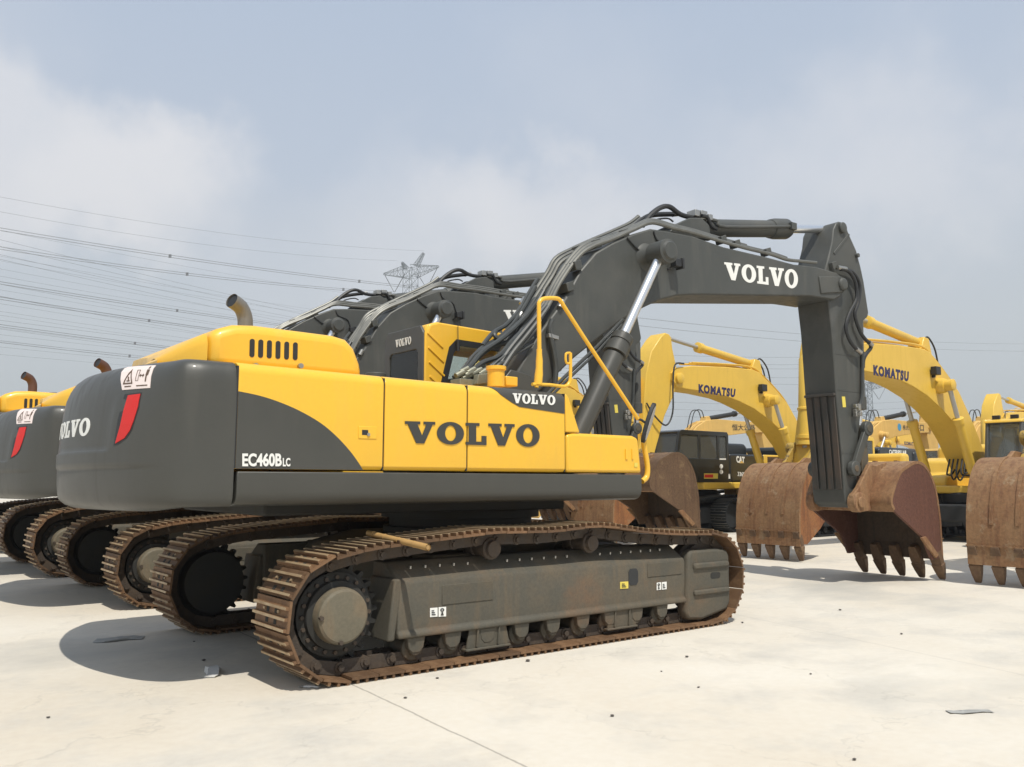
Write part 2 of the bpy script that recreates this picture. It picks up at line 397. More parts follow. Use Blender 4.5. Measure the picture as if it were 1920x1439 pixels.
def place_sheet(bm, fn, name, mat, parent, sub=0, thick=.004, off=None):
    """Maps a flat (u,v) sheet onto a surface: fn(u,v) -> (point, outward normal); gives it a real thickness."""
    if sub:
        for _ in range(sub):
            ed = [e for e in bm.edges]
            bmesh.ops.subdivide_edges(bm, edges=ed, cuts=1)
            bmesh.ops.triangulate(bm, faces=bm.faces[:])
    vs = []; idx = {}
    bm.verts.ensure_lookup_table()
    lo = []; hi = []
    for i, v in enumerate(bm.verts):
        p, n = fn(v.co.x, v.co.y); idx[v] = i
        lo.append(tuple(p+n*.0005)); hi.append(tuple(p+n*thick))
    k = len(lo); faces = []
    c0 = None
    for f in bm.faces:
        ii = [idx[v] for v in f.verts]
        a = Vector(hi[ii[1]])-Vector(hi[ii[0]]); b = Vector(hi[ii[2]])-Vector(hi[ii[0]])
        nrm = fn(f.verts[0].co.x, f.verts[0].co.y)[1]
        if a.cross(b).dot(nrm) < 0: ii = ii[::-1]
        faces.append(tuple(i+k for i in ii))
    for e in bm.edges:
        if len(e.link_faces) == 1:
            a, b = idx[e.verts[0]], idx[e.verts[1]]; faces.append((a, b, b+k, a+k))
    bm.free()
    mb = MB(); mb.add(lo+hi, faces)
    me = bpy.data.meshes.new(name)
    vsx = mb.v if off is None else [(x-off[0], y-off[1], z-off[2]) for x, y, z in mb.v]
    me.from_pydata(vsx, [], mb.f); me.validate(verbose=False); me.materials.append(mat)
    o = bpy.data.objects.new(name, me); COL.objects.link(o)
    if parent is not None: o.parent = parent
    return o
def quad_fn(TL, TR, BR, BL, n):
    TL, TR, BR, BL = map(Vector, (TL, TR, BR, BL)); n = Vector(n)
    return lambda u, v: (lerp(lerp(BL, BR, u), lerp(TL, TR, u), v), n)
def quadB(TL, TR, BR, BL, Y, ny=-1):
    return quad_fn(*[onB(p[0], p[1], Y) for p in (TL, TR, BR, BL)], (0, ny, 0))
def quad_px(TL, TR, BR, BL, Y, ny=-1):
    return quad_fn(*[onY(p[0], p[1], Y) for p in (TL, TR, BR, BL)], (0, ny, 0))

# ------------------------------------------------------------------ track assembly (shared by all machines)
def track_path(xr, xf, zc, rr, top):
    """closed outer loop (x,z): over the top from rear to front, round the idler, back along the ground."""
    P = []
    for i in range(13):
        a = R(262-15*i*(172/180)); P.append((xr+rr*math.cos(a), zc+rr*math.sin(a)))
    P += top
    for i in range(13):
        a = R(90-i*15); P.append((xf+rr*math.cos(a), zc+rr*math.sin(a)))
    n = 14
    for i in range(1, n): P.append((lerp(xf-.05, xr+.22, i/n), zc-rr+.0))
    return P
def resample(P, n):
    Q = P+[P[0]]; L = [0]
    for a, b in zip(Q, Q[1:]): L.append(L[-1]+math.dist(a, b))
    tot = L[-1]; out = []; j = 0
    for i in range(n):
        s = tot*i/n
        while L[j+1] < s: j += 1
        t = (s-L[j])/(L[j+1]-L[j]); out.append((lerp(Q[j][0], Q[j+1][0], t), lerp(Q[j][1], Q[j+1][1], t)))
    return out, tot/n
def shoe_mb(p, w, mbx=None, T=None):
    mb = MB() if mbx is None else mbx
    h = p*.5
    def B(x0, x1, y0, y1, z0, z1):
        if T is None: mb.box(x0, x1, y0, y1, z0, z1)
        else:
            m = MB(); m.box(x0, x1, y0, y1, z0, z1); mb.add([T @ Vector(v) for v in m.v], m.f)
    B(-h*.975, h*.975, -w/2, w/2, -.010, .010)
    for c in (-h*.82, -h*.15, h*.52):
        B(c-.011, c+.011, -w/2+.004, w/2-.004, .008, .036)
        mb.cur = 1; B(c-.0095, c+.0095, -w/2+.006, w/2-.006, .036, .041); mb.cur = 0
    mb.cur = 2
    for c in (-h*.47, h*.19):                              # mud holes
        for y in (-.075, .075): B(c-.018, c+.018, y-.024, y+.024, .0095, .0125)
    mb.cur = 1
    for y in (-.13, .13): B(h*.14, h*.30, y-.016, y+.016, .009, .022)
    mb.cur = 0
    return mb
def build_track(parent, yc, xr, xf, zc, rr, top, n, w, ms, mc, individual=True, name='track'):
    P, p = resample(track_path(xr, xf, zc, rr, top), n)
    frames = []
    for i in range(n):
        a = P[i-1]; b = P[(i+1) % n]; t = Vector((b[0]-a[0], 0, b[1]-a[1])).normalized(); nn = Vector((-t.z, 0, t.x))
        frames.append((Vector((P[i][0], 0, P[i][1])), t, nn))
    ch = MB()
    for c, t, nn in frames:
        for y in (-.10, .10):
            ch.obox(c-nn*.065+t*.0+Vector((0, yc+y, 0)), t*p*.46, (0, .022, 0), nn*.050)
            ch.cyl(c-nn*.075-t*p*.40+Vector((0, yc+y-.03, 0)), c-nn*.075-t*p*.40+Vector((0, yc+y+.03, 0)), .048, seg=8)
        ch.cyl(c-nn*.075-t*p*.40+Vector((0, yc-.15, 0)), c-nn*.075-t*p*.40+Vector((0, yc+.15, 0)), .026, seg=8)
    if not individual:
        for c, t, nn in frames:
            T = Matrix(((t.x, 0, nn.x, c.x), (0, 1, 0, yc), (t.z, 0, nn.z, c.z), (0, 0, 0, 1)))
            shoe_mb(p, w, ch, T)
        return ch.build(name, [mc, M['trackworn'] if ms is M['trackrust'] else M['kworn'], M['dark']], parent, smooth=False)
    tr = ch.build(name, mc, parent, smooth=False)
    proto = shoe_mb(p, w).build('track_shoe', [ms, M['trackworn'], M['dark']], tr, smooth=False)
    for i, (c, t, nn) in enumerate(frames):
        o = proto if i == 0 else proto.copy()
        if i: COL.objects.link(o); o.parent = tr
        o.matrix_local = Matrix(((t.x, 0, nn.x, c.x), (0, 1, 0, yc), (t.z, 0, nn.z, c.z), (0, 0, 0, 1)))
    return tr
def gear(mb, p, axis_y, w, r, teeth):
    prof = []
    for i in range(teeth):
        a = 2*math.pi*i/teeth
        for da, rr in ((0, r), (.22, r), (.36, r*.88), (.86, r*.88)):
            q = a+da*2*math.pi/teeth; prof.append((p[0]+rr*math.cos(q), p[1]+rr*math.sin(q)))
    mb.prism(prof, axis_y-w/2, axis_y+w/2)

def undercarriage(root, s, individual=True):
    """one side: s=-1 the right track, s=+1 the left one; o measures outward from the track's centre line."""
    yc = s*1.37
    Y = lambda o: s*(1.37+o)
    top = [(-1.95, 1.0), (-1.5, 1.035), (-1.0, 1.068), (-.75, 1.082), (-.45, 1.072), (-.1, 1.070), (.2, 1.085), (.45, 1.098), (.7, 1.075), (1.0, 1.03), (1.3, 1.0), (1.65, .975)]
    build_track(root, yc, -2.20, 2.17, .50, .460, top, 50, .60, M['trackrust'], M['chain'], individual)
    f = MB()      # frame: lip, side, sloped roof
    prof = [(Y(.225), .27), (Y(.225), .31), (Y(.20), .325), (Y(.20), .69), (Y(.185), .72), (Y(-.03), .86), (Y(-.21), .86), (Y(-.23), .70), (Y(-.23), .27)]
    f.xprism(prof, -1.70, 1.78)
    f.obox(Vector((-1.73, (Y(.215)+Y(-.2))/2, .50)), (.035, 0, 0), (0, .20, 0), (.03, 0, .24))
    fr = f.build('track_frame', M['under'], root, bevel=.018)
    g = MB()      # idler guard
    g.prism([(1.74, .16), (1.79, .74), (1.84, .80), (2.28, .80), (2.44, .78), (2.48, .72), (2.48, .22), (2.42, .14), (2.0, .07), (1.78, .09)], Y(.10), Y(.235))
    gd = g.build('idler_guard', M['under'], fr, bevel=.03)
    rb = MB()
    for z0, z1 in ((.60, .665), (.33, .385)): rb.prism([(1.86, z0), (1.86, z1), (2.43, z1), (2.45, z0+.03), (2.43, z0)], Y(.22), Y(.265)); rb.cut()
    rb.build('guard_rib', M['under'], fr, bevel=.018)
    sl = MB(); sl.prism([(2.17, .485), (2.15, .50), (2.15, .535), (2.17, .55), (2.29, .55), (2.31, .535), (2.31, .50), (2.29, .485)], Y(.20), Y(.238)); sl.build('guard_slot', M['dark'], fr)
    ho = MB(); ho.prism([(.955, .50), (.93, .53), (.93, .63), (.955, .66), (1.04, .66), (1.065, .63), (1.065, .53), (1.04, .50)], Y(.16), Y(.204)); ho.build('frame_opening', M['rubber'], fr)
    if s < 0:
        for (px, py, w_, h_, mt, nm) in ((813, 1149, 14, 17, 'white', 0), (829, 1148, 14, 18, 'white', 1), (1235, 1100, 8, 14, 'white', 1), (1245, 1099, 9, 14, 'white', 0), (1170, 1098, 15, 13, 'decalyellow', 2)):
            q = [(px-w_/2, py-h_/2), (px+w_/2, py-h_/2-1), (px+w_/2, py+h_/2-1), (px-w_/2, py+h_/2)]
            d = place_sheet(poly_bm([(0, 0), (1, 0), (1, 1), (0, 1)]), quad_px(*q, Y(.202)), 'decal', M[mt], fr)
            ink = bmesh.new()
            if nm == 1:
                n = 14
                a = [ink.verts.new((.5+.26*math.cos(2*math.pi*i/n), .7+.18*math.sin(2*math.pi*i/n), 0)) for i in range(n)]
                b = [ink.verts.new((.5+.13*math.cos(2*math.pi*i/n), .7+.09*math.sin(2*math.pi*i/n), 0)) for i in range(n)]
                for i in range(n): ink.faces.new((a[i], a[(i+1) % n], b[(i+1) % n], b[i]))
                ink.faces.new([ink.verts.new(p) for p in ((.44, .50, 0), (.30, .12, 0), (.70, .12, 0), (.56, .50, 0))])
            else:
                for k in range(3): ink.faces.new([ink.verts.new(p) for p in ((.22, .2+.22*k, 0), (.75-.1*k, .2+.22*k, 0), (.75-.1*k, .29+.22*k, 0), (.22, .29+.22*k, 0))])
            place_sheet(ink, quad_px(*q, Y(.207)), 'decal_symbol', M['ink'], fr)
    bp = MB()     # welded plate and small bolts on the roof
    bp.prism([(-1.28, .50), (-1.28, .665), (-.75, .665), (-.75, .50)], Y(.19), Y(.207)); bp.cut(); bp.prism([(1.20, .56), (1.20, .70), (1.72, .70), (1.72, .56)], Y(.19), Y(.207))
    bp.build('cover_plate', M['under'], fr, bevel=.006)
    br = MB()
    for k in range(22):
        x = -1.5+k*.145
        if abs(x+.72) < .2 or abs(x-.45) < .2: continue
        br.cyl((x, Y(.055), .80), (x, Y(.058), .822), .012, seg=6); br.cut()
    br.build('frame_bolt', M['steel'], fr)
    # sprocket and final drive
    sp = MB(); gear(sp, (-2.20, .50), Y(0), .09, .40, 23); sp.lathe((-2.20, Y(-.2), .50), (0, s, 0), [(0, .30), (.30, .32), (.31, .30)], 32)
    sk = sp.build('drive_sprocket', M['dark'], root)
    fd = MB(); fd.lathe((-2.20, Y(.06), .50), (0, s, 0), [(0, .30), (.05, .30), (.055, .265), (.09, .258), (.10, .23)], 44); fd.cur = 1; fd.lathe((-2.20, Y(.12), .50), (0, s, 0), [(0, .218), (.09, .213), (.125, .205), (.14, .187), (.147, .12), (.148, .02)], 44)
    fdo = fd.build('final_drive', [M['dark'], M['hub']], root, angle=28)
    bt = MB()
    for i in range(20):
        a = 2*math.pi*i/20; p = Vector((-2.20+.283*math.cos(a), Y(.10), .50+.283*math.sin(a))); bt.cyl(p, p+Vector((0, s*.03, 0)), .017, seg=6); bt.cut()
    for a in (R(178), R(262)):
        p = Vector((-2.20+.19*math.cos(a), Y(.24), .50+.19*math.sin(a))); bt.cyl(p, p+Vector((0, s*.035, 0)), .018, seg=6); bt.cut()
    bt.build('drive_bolt', M['chain'], fdo)
    idl = MB(); idl.lathe((2.17, Y(-.11), .50), (0, s, 0), [(0, .36), (.06, .36), (.065, .40), (.155, .40), (.16, .36), (.22, .36)], 36); idl.build('idler_wheel', M['chain'], root)
    rp = None
    for x in (-1.52, -1.16, -.80, -.42, -.05, .32, .68, 1.05, 1.42):
        r_ = MB(); r_.lathe((x, Y(-.16), .175), (0, s, 0), [(0, .10), (.05, .10), (.055, .075), (.26, .075), (.265, .10), (.30, .10), (.31, .055), (.35, .055)], 18)
        r_.prism([(x-.085, .27), (x-.07, .18), (x-.035, .145), (x+.035, .145), (x+.07, .18), (x+.085, .27)], Y(.14), Y(.20))
        r_.build('track_roller', M['under'], fr, bevel=.008)
    for x in (-.72, .47):
        c_ = MB(); c_.lathe((x, Y(-.12), .93), (0, s, 0), [(0, .085), (.06, .085), (.065, .07), (.22, .07), (.225, .095), (.26, .095), (.27, .075), (.305, .07), (.31, .03)], 22)
        c_.obox((x, Y(-.17), .88), (.06, 0, 0), (0, .03, 0), (0, 0, .08)); c_.build('carrier_roller', M['chain'], fr)
    for x0, x1 in ((-1.02, -.58), (.64, 1.02)):
        w_ = MB(); w_.prism([(x0+.03, .285), (x0, .115), (x0+.01, .10), (x1-.01, .10), (x1+.02, .125), (x1-.02, .285)], Y(.175), Y(.195))
        w_.prism([(x0-.015, .115), (x0-.015, .095), (x1+.02, .095), (x1+.02, .115)], Y(.12), Y(.215))
        for t in (.2, .72): w_.prism([(lerp(x0, x1, t), .12), (lerp(x0, x1, t)+.015, .12), (lerp(x0, x1, t)+.03, .28), (lerp(x0, x1, t)+.015, .28)], Y(.19), Y(.215))
        w_.build('roller_guard', M['under'], fr, bevel=.006)

def bucket(root, S, B, y0, y1, teeth, mats, ears=None, tooth_len=.34, tip_r=0.0, th=.035, name='bucket', cutter=None):
    """S: side-plate outline (x,z); B: curved back from hinge lip to cutting edge; teeth: (root, tip) in (x,z)."""
    mside, mback, mtooth = mats
    b = MB()
    b.prism(S, y0, y0+.045); b.prism(S, y1-.045, y1)
    b.cur = 1
    P = [Vector((x, 0, z)) for x, z in B]; P = catmull(P, 5)
    n = len(P); vs = []; cen = sum((Vector((x, 0, z)) for x, z in S), Vector())/len(S)
    nor = []
    for i in range(n):
        t = (P[min(i+1, n-1)]-P[max(i-1, 0)]).normalized(); k = Vector((t.z, 0, -t.x))
        nor.append(k)
    mid = n//2
    if (P[mid]-cen).dot(nor[mid]) < 0: nor = [-k for k in nor]
    ys = (y0-.004, y1+.004); inner = []
    for y in ys:
        for i in range(n): vs += [tuple(P[i]+nor[i]*.012+Vector((0, y, 0))), tuple(P[i]-nor[i]*th+Vector((0, y, 0)))]
    fs = []
    for i in range(n-1):
        a = 2*i; c = 2*n+2*i
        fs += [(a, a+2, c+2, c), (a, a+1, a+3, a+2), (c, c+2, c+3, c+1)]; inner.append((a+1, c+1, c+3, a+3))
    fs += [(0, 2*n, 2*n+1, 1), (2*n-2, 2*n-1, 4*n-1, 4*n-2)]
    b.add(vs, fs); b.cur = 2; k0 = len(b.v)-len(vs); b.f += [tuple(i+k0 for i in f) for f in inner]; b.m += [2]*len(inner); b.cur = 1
    # wear strips on the back
    for k in range(3):
        yy = lerp(y0, y1, (k+1)/4)
        for j in range(int(n*.40), int(n*.86), 1):
            p = P[j]+nor[j]*.020; q = P[j+1]+nor[j+1]*.020; t = (q-p)/2
            b.obox((p+q)/2+Vector((0, yy, 0)), t*1.02, (0, .028, 0), nor[j]*.006)
    for j in range(n-1):                                     # welded lip plate across the outside
        if P[j].z > P[-1].z+.26 >= P[j+1].z and j > n//2: b.obox(P[j]+nor[j]*.018+Vector((0, (y0+y1)/2, 0)), (P[j+1]-P[j]).normalized()*.010, (0, (y1-y0)/2+.012, 0), nor[j]*.012)
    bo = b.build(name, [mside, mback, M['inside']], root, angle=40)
    rt, tp = Vector((teeth[0][0], 0, teeth[0][1])), Vector((teeth[1][0], 0, teeth[1][1]))
    d = (tp-rt); k = Vector((d.z, 0, -d.x)).normalized()
    nt = 5
    for i in range(nt):
        y = lerp(y0+.07, y1-.07, i/(nt-1)); t = MB()
        secs = [(-.66, .046, .048), (-.60, .056, .062), (-.40, .055, .072), (-.05, .052, .085), (.18, .050, .078), (.20, .060, .088), (.6, .038, .072), (.93, .018, .050), (1.0, .010, .038)]
        vs = []
        for u, hh, ww in secs:
            c = rt+d*u+Vector((0, y, 0))
            vs += [c+k*hh+Vector((0, -ww, 0)), c+k*hh+Vector((0, ww, 0)), c-k*hh+Vector((0, ww, 0)), c-k*hh+Vector((0, -ww, 0))]
        fs = [(4*j+a, 4*j+(a+1) % 4, 4*j+4+(a+1) % 4, 4*j+4+a) for j in range(len(secs)-1) for a in range(4)]+[(3, 2, 1, 0), tuple(range(len(vs)-4, len(vs)))]
        t.add(vs, fs); t.build('tooth', mtooth, bo, bevel=.008)
    if ears:
        e = MB(); prof, pin, pr_, yy = ears
        for y in yy:
            e.prism(prof, y-.035, y+.035); e.lathe((pin[0], y-.07, pin[1]), (0, 1, 0), [(0, pr_*.9), (.01, pr_), (.13, pr_), (.14, pr_*.9)], 22)
        e.cyl((pin[0], min(yy)-.10, pin[1]), (pin[0], max(yy)+.10, pin[1]), pr_*.55, seg=18)
        e.build('hinge_ear', mback, bo, bevel=.012)
    if cutter:
        c = MB(); c.prism(cutter, y0-.03, y0+.01); c.build('side_cutter', M['rusttan'], bo, bevel=.006)
        c = MB(); c.prism(cutter, y1-.01, y1+.03); c.build('side_cutter', M['rusttan'], bo, bevel=.006)
    return bo

# ------------------------------------------------------------------ the yellow and grey excavator in front
V = empty('excavator', (0, 0, 0))
tag(V, 'yellow and dark grey tracked excavator with a wooden pole lying on its track', 'excavator', 'yellow and grey excavators parked in a row')
undercarriage(V, -1); undercarriage(V, 1)
m = MB(); m.prism([(-1.2, .50), (-1.5, .62), (-1.3, .90), (-.8, 1.0), (.9, 1.0), (1.4, .90), (1.5, .62), (1.2, .50)], -.95, .95)
for sx in (-1, 1):
    for sy in (-1, 1): m.obox((sx*.85, sy*1.0, .72), (.35, 0, 0), (0, .28, 0), (0, 0, .16))
m.build('car_body', M['under'], V, bevel=.04)
m = MB(); m.lathe((0, 0, .96), (0, 0, 1), [(0, .82), (.10, .82), (.105, .76), (.19, .76), (.195, .84), (.30, .84), (.40, .84)], 48); m.build('slewing_ring', M['dark'], V)
m = MB(); m.box(-2.98, 1.18, -1.38, 1.38, 1.345, 1.58); m.box(-2.6, .6, -1.0, 1.0, 1.24, 1.36); m.build('upper_frame', M['dark'], V, bevel=.02)

ZT = lambda x: 2.392-.009*(x+3.03)
RB = .085
def body_fn(x, t, s=-1):
    zt = ZT(x); z0 = zt-RB; a0 = RB*math.pi/2
    if t <= z0: return Vector((x, s*1.5, t)), Vector((0, s, 0))
    if t <= z0+a0:
        a = (t-z0)/RB; return Vector((x, s*(1.5-RB+RB*math.cos(a)), z0+RB*math.sin(a))), Vector((0, s*math.cos(a), math.sin(a)))
    return Vector((x, s*(1.5-RB-(t-z0-a0)), zt)), Vector((0, 0, 1))
def panel(x0, x1, name, mat, s=-1, yin=.80, zb=1.607):
    mb = MB(); rows = []
    ts = [zb, 1.9]+[None]
    for x in (x0, x1):
        row = [Vector((x, s*yin, zb)), Vector((x, s*1.47, zb)), Vector((x, s*1.5, zb+.03))]
        zt = ZT(x)
        for k in range(8): row.append(body_fn(x, zt-RB+RB*math.pi/2*k/7, s)[0])
        row.append(Vector((x, s*yin, zt))); rows.append(row)
    n = len(rows[0]); mb.add(rows[0]+rows[1], [tuple(range(n)), tuple(range(2*n-1, n-1, -1))]+[(i, i+n, (i+1) % n+n, (i+1) % n) for i in range(n)])
    return mb.build(name, mat, V, bevel=.006, angle=50)
X0, X1, X2, X3 = -3.022, -1.815, -.982, .168
G = .007
pa = panel(X0-.012, X1-G, 'rear_door', M['yellow']); pb = panel(X1+G, X2-G, 'middle_door', M['yellow']); pc = panel(X2+G, X3-G, 'front_door', M['yellow'])
panel(X0+.006, X1-G, 'rear_door', M['yellow'], 1); panel(X1+G, X2-G, 'middle_door', M['yellow'], 1)
# painted grey sweep on the rear door, dark grey corner on the front one, both following the door's rounding
def sheet_px(pts, name, mat, parent, Y=-1.5, sub=2, thick=.003):
    q = [onY(p[0], p[1], Y) for p in pts]
    u0 = min(a.x for a in q)
    bm = poly_bm([(a.x, a.z) for a in q])
    return place_sheet(bm, lambda x, t: body_fn(x, t), name, mat, parent, sub=sub, thick=thick)
xl = X0-.0117; zb = 1.609
sw = [(xl, onY(447, 734, -1.5).z)]+xz([(485, 742), (520, 753), (560, 770), (600, 793), (630, 818), (655, 845), (672, 868), (680, 884)], -1.5)
sw[-1] = (sw[-1][0], zb)
sw = [(xl, zb)]+[(p.x, p.z) for p in catmull([Vector((a, 0, b)) for a, b in sw], 4)]
place_sheet(poly_bm(sw), lambda x, t: body_fn(x, t), 'grey_sweep', M['grey'], pa, sub=0, thick=.003)
xr_ = X3-.010; ztc = ZT(-.2)-RB+RB*math.pi/2
cw_ = [(-.74, ztc+.12), (-.735, ztc), (-.70, 2.372), (-.62, 2.30), (-.50, 2.24), (-.40, 2.20), (xr_, 2.165), (xr_, 2.30), (xr_, ztc), (xr_, ztc+.12)]
place_sheet(strips(poly_bm(cw_), [ztc-RB*math.pi/2*(1-k/14) for k in range(15)]+[2.25]), lambda x, t: body_fn(x, t), 'grey_corner_patch', M['grey'], pc, sub=0, thick=.004)
m = MB()
for xs_, w_ in ((-3.0395, .006), (X1, .0075), (X2, .0075), (X3-.001, .006)):
    m.box(xs_-w_, xs_+w_, -1.488 if xs_ > -3 else -1.4985, -1.2, 1.61, 2.36); m.cut()
m.build('door_seal', M['rubber'], V, smooth=False)
# door latch
m = MB()
L0 = onY(672, 799, -1.5); L1 = onY(706, 824, -1.5)
m.box(L0.x, L1.x, -1.506, -1.49, L1.z, L0.z); lat = m.build('door_latch', M['yellow'], pa, bevel=.004)
m = MB(); m.box(L0.x+.03, L0.x+.085, -1.5075, -1.50, L1.z+.03, L0.z-.03); m.build('latch_recess', M['rubber'], lat)
m = MB(); m.cyl((lerp(L0.x, L1.x, .52), -1.515, lerp(L1.z, L0.z, .35)), (lerp(L0.x, L1.x, .52), -1.50, lerp(L1.z, L0.z, .35)), .014, seg=12); m.build('latch_button', M['steel'], lat)
# lettering
place_sheet(slab_word('VOLVO'), quad_px((759, 790), (1012, 797), (1012, 838), (759, 831), -1.5035), 'lettering', M['letterblack'], pb)
place_sheet(slab_word('VOLVO'), quad_px((961, 737.5), (1041, 742), (1041, 760), (961, 756), -1.507), 'lettering', M['white'], pc)
place_sheet(font_word('EC460B', .035), quad_px((454, 850), (528, 850), (528, 875), (454, 875), -1.507), 'lettering', M['white'], pa)
place_sheet(font_word('LC', .03), quad_px((530, 859), (544, 859), (544, 875), (530, 875), -1.507), 'lettering', M['white'], pa)
# grey skirt below the doors
for s in (-1, 1):
    m = MB(); prof = [(s*1.497, 1.590), (s*1.497, 1.44), (s*1.485, 1.39), (s*1.45, 1.35), (s*1.39, 1.335), (s*1.0, 1.335), (s*1.0, 1.590)]
    m.xprism(prof, -3.018, 1.222); m.build('side_skirt', M['grey'], V, bevel=.010)
# step box in front, and the slanted end of the front door
m = MB(); m.prism([(.182, 1.607), (.182, 1.965), (.27, 1.985), (1.10, 1.985), (1.165, 1.965), (1.18, 1.94), (1.222, 1.607)], -1.5, -.52)
sb = m.build('step_box', M['yellow'], V, bevel=.035, seg=3)
m = MB(); m.prism([(.172, 1.99), (.172, 2.358), (.195, 2.352), (.22, 2.32), (.36, 1.99)], -1.498, -.56); m.build('door_end_panel', M['yellow'], V, bevel=.018)
m = MB()
for q in ((1172, 842, 1176, 862), (1184, 842, 1187, 862)):
    a = onY(q[0], q[1], -1.5); b = onY(q[2], q[3], -1.5); m.box(a.x, b.x, -1.512, -1.49, b.z, a.z); m.cut()
m.build('box_hinge', M['yellow'], sb, bevel=.003)
place_sheet(poly_bm([(0, 0), (1, 0), (1, 1), (0, 1)]), quad_px((1189, 868), (1195, 868), (1195, 876), (1189, 876), -1.502), 'decal', M['decalyellow'], sb)
# engine deck and hood
m = MB(); m.box(-2.98, -.99, -.86, .86, 2.2, 2.372); m.box(-.98, .15, -1.40, -.50, 1.6, 2.352); m.build('engine_deck', M['yellow'], V, bevel=.015)
hp = [(-3.13, 2.38), (-3.13, 2.655), (-3.06, 2.69), (-2.94, 2.735), (-2.76, 2.75), (-2.10, 2.742), (-1.97, 2.72), (-1.89, 2.65), (-1.83, 2.52), (-1.80, 2.38)]
m = MB(); m.prism(hp, -1.13, 1.05); hood = m.build('engine_hood', M['yellow'], V, bevel=.085, seg=4)
HL = .30; HYF = .2
for k in range(60):       # narrow the end until it shows where the photograph has it
    q_ = Vector((-3.14-HL, HYF, 2.44))-CAM
    if 960+FPX*q_.dot(_rt)/q_.dot(_fw) < 291: HYF -= .02
m = MB(); rows = []
for t in [k/8 for k in range(9)]:
    x = -3.14-HL*t; yn = -1.115+.55*t**1.25; yf = lerp(1.035, HYF, t**.8); zt = 2.65-.22*t**1.1; r_ = .085*(1-.3*t)
    rows.append([Vector((x, yn, 2.36)), Vector((x, yn, zt-r_)), Vector((x, yn+r_*.29, zt-r_*.29)), Vector((x, yn+r_, zt)), Vector((x, yf-r_, zt)), Vector((x, yf, zt-r_)), Vector((x, yf, 2.36))])
n = 7; m.add([p for r in rows for p in r], [(j*n+i, j*n+i+1, (j+1)*n+i+1, (j+1)*n+i) for j in range(8) for i in range(n-1)]+[tuple(range(n)), tuple(range(8*n, 9*n))])
m.build('hood_rear_cover', M['yellow'], V, angle=45)
for i in range(6):
    c = onY(472.5+16.2*i, 653+1.2*i, -1.13)
    v = MB(); w = .021; h = .052
    v.prism([(c.x+w*math.cos(a), c.z+(h if math.sin(a) > 0 else -h)+w*math.sin(a)) for a in [k*math.pi/8 for k in range(16)]], -1.1335, -1.10)
    v.build('vent_slot', M['rubber'], hood)
m = MB()
for px in (478, 562): c = onY(px, 687, -1.13); m.cyl((c.x, -1.16, c.z), (c.x, -1.12, c.z), .022, seg=10); m.cut()
m.build('hood_catch', M['steel'], hood)
m = MB(); ex = [(-2.62, -.5, 2.70), (-2.62, -.5, 2.85), (-2.63, -.5, 2.93), (-2.675, -.515, 3.0), (-2.765, -.55, 3.04)]
P = catmull([Vector(p) for p in ex], 6); m.tube(P, .064, 20, 1, caps=False); pipe = m.build('exhaust_pipe', M['exhaust'], V)
d = (P[-1]-P[-2]).normalized(); m = MB(); m.cyl(P[-1]-d*.12, P[-1]-d*.012, .060, seg=20); m.build('pipe_mouth', M['rubber'], pipe)
m = MB(); m.tube([(-2.45, -.3, 2.72), (-2.38, -.3, 2.79), (-2.2, -.3, 2.80), (-2.08, -.3, 2.72)], .018); m.build('hood_strap', M['rubber'], hood)

# ---- counterweight: a plan curve swept up with its own rounding
def cw_plan():
    P = [Vector((-3.045, -1.5))]
    P.append(Vector((-3.2, -1.5)))
    a = Vector((-3.24, -1.5)); c = Vector((-3.56, -1.49)); b = Vector((-.67-math.sqrt(3.2**2-1.02**2), -1.02))
    for k in range(11):
        t = k/10; P.append(a*(1-t)**2+c*2*t*(1-t)+b*t*t)
    for k in range(1, 25):
        y = -1.02+1.02*k/24; P.append(Vector((-.67-math.sqrt(3.2**2-y*y), y)))
    P += [Vector((p.x, -p.y)) for p in P[-2::-1]]
    L = [0]
    for a, b in zip(P, P[1:]): L.append(L[-1]+(b-a).length)
    return P, L
CWP, CWL = cw_plan(); CWT = CWL[-1]
def plan_at(s):
    s = min(max(s, 0), CWT*.99999); j = 0
    lo, hi = 0, len(CWL)-1
    while hi-lo > 1:
        mid = (lo+hi)//2
        if CWL[mid] <= s: lo = mid
        else: hi = mid
    t = (s-CWL[lo])/(CWL[lo+1]-CWL[lo]); p = CWP[lo].lerp(CWP[lo+1], t)
    def tan(i): return (CWP[min(i+1, len(CWP)-1)]-CWP[max(i-1, 0)]).normalized()
    d = tan(lo).lerp(tan(lo+1), t).normalized(); return p, Vector((-d.y, d.x))
REAR = [(1.335, .13), (1.36, .07), (1.40, .03), (1.47, .006), (1.55, 0), (1.78, 0), (1.95, .008), (2.08, .025), (2.19, .05), (2.27, .08), (2.33, .115), (2.37, .16), (2.392, .22), (2.40, .34)]
SIDE = [(1.335, .05), (1.36, .02), (1.40, .006), (1.47, .001), (1.55, 0), (1.78, 0), (1.95, 0), (2.08, 0), (2.19, .002), (2.27, .006), (2.33, .022), (2.37, .05), (2.392, .10), (2.40, .26)]
def interp(T, z):
    for (a, b), (c, d) in zip(T, T[1:]):
        if z <= c: return lerp(b, d, max(0, (z-a)/(c-a)))
    return T[-1][1]
def sstep(a, b, x): t = min(max((x-a)/(b-a), 0), 1); return t*t*(3-2*t)
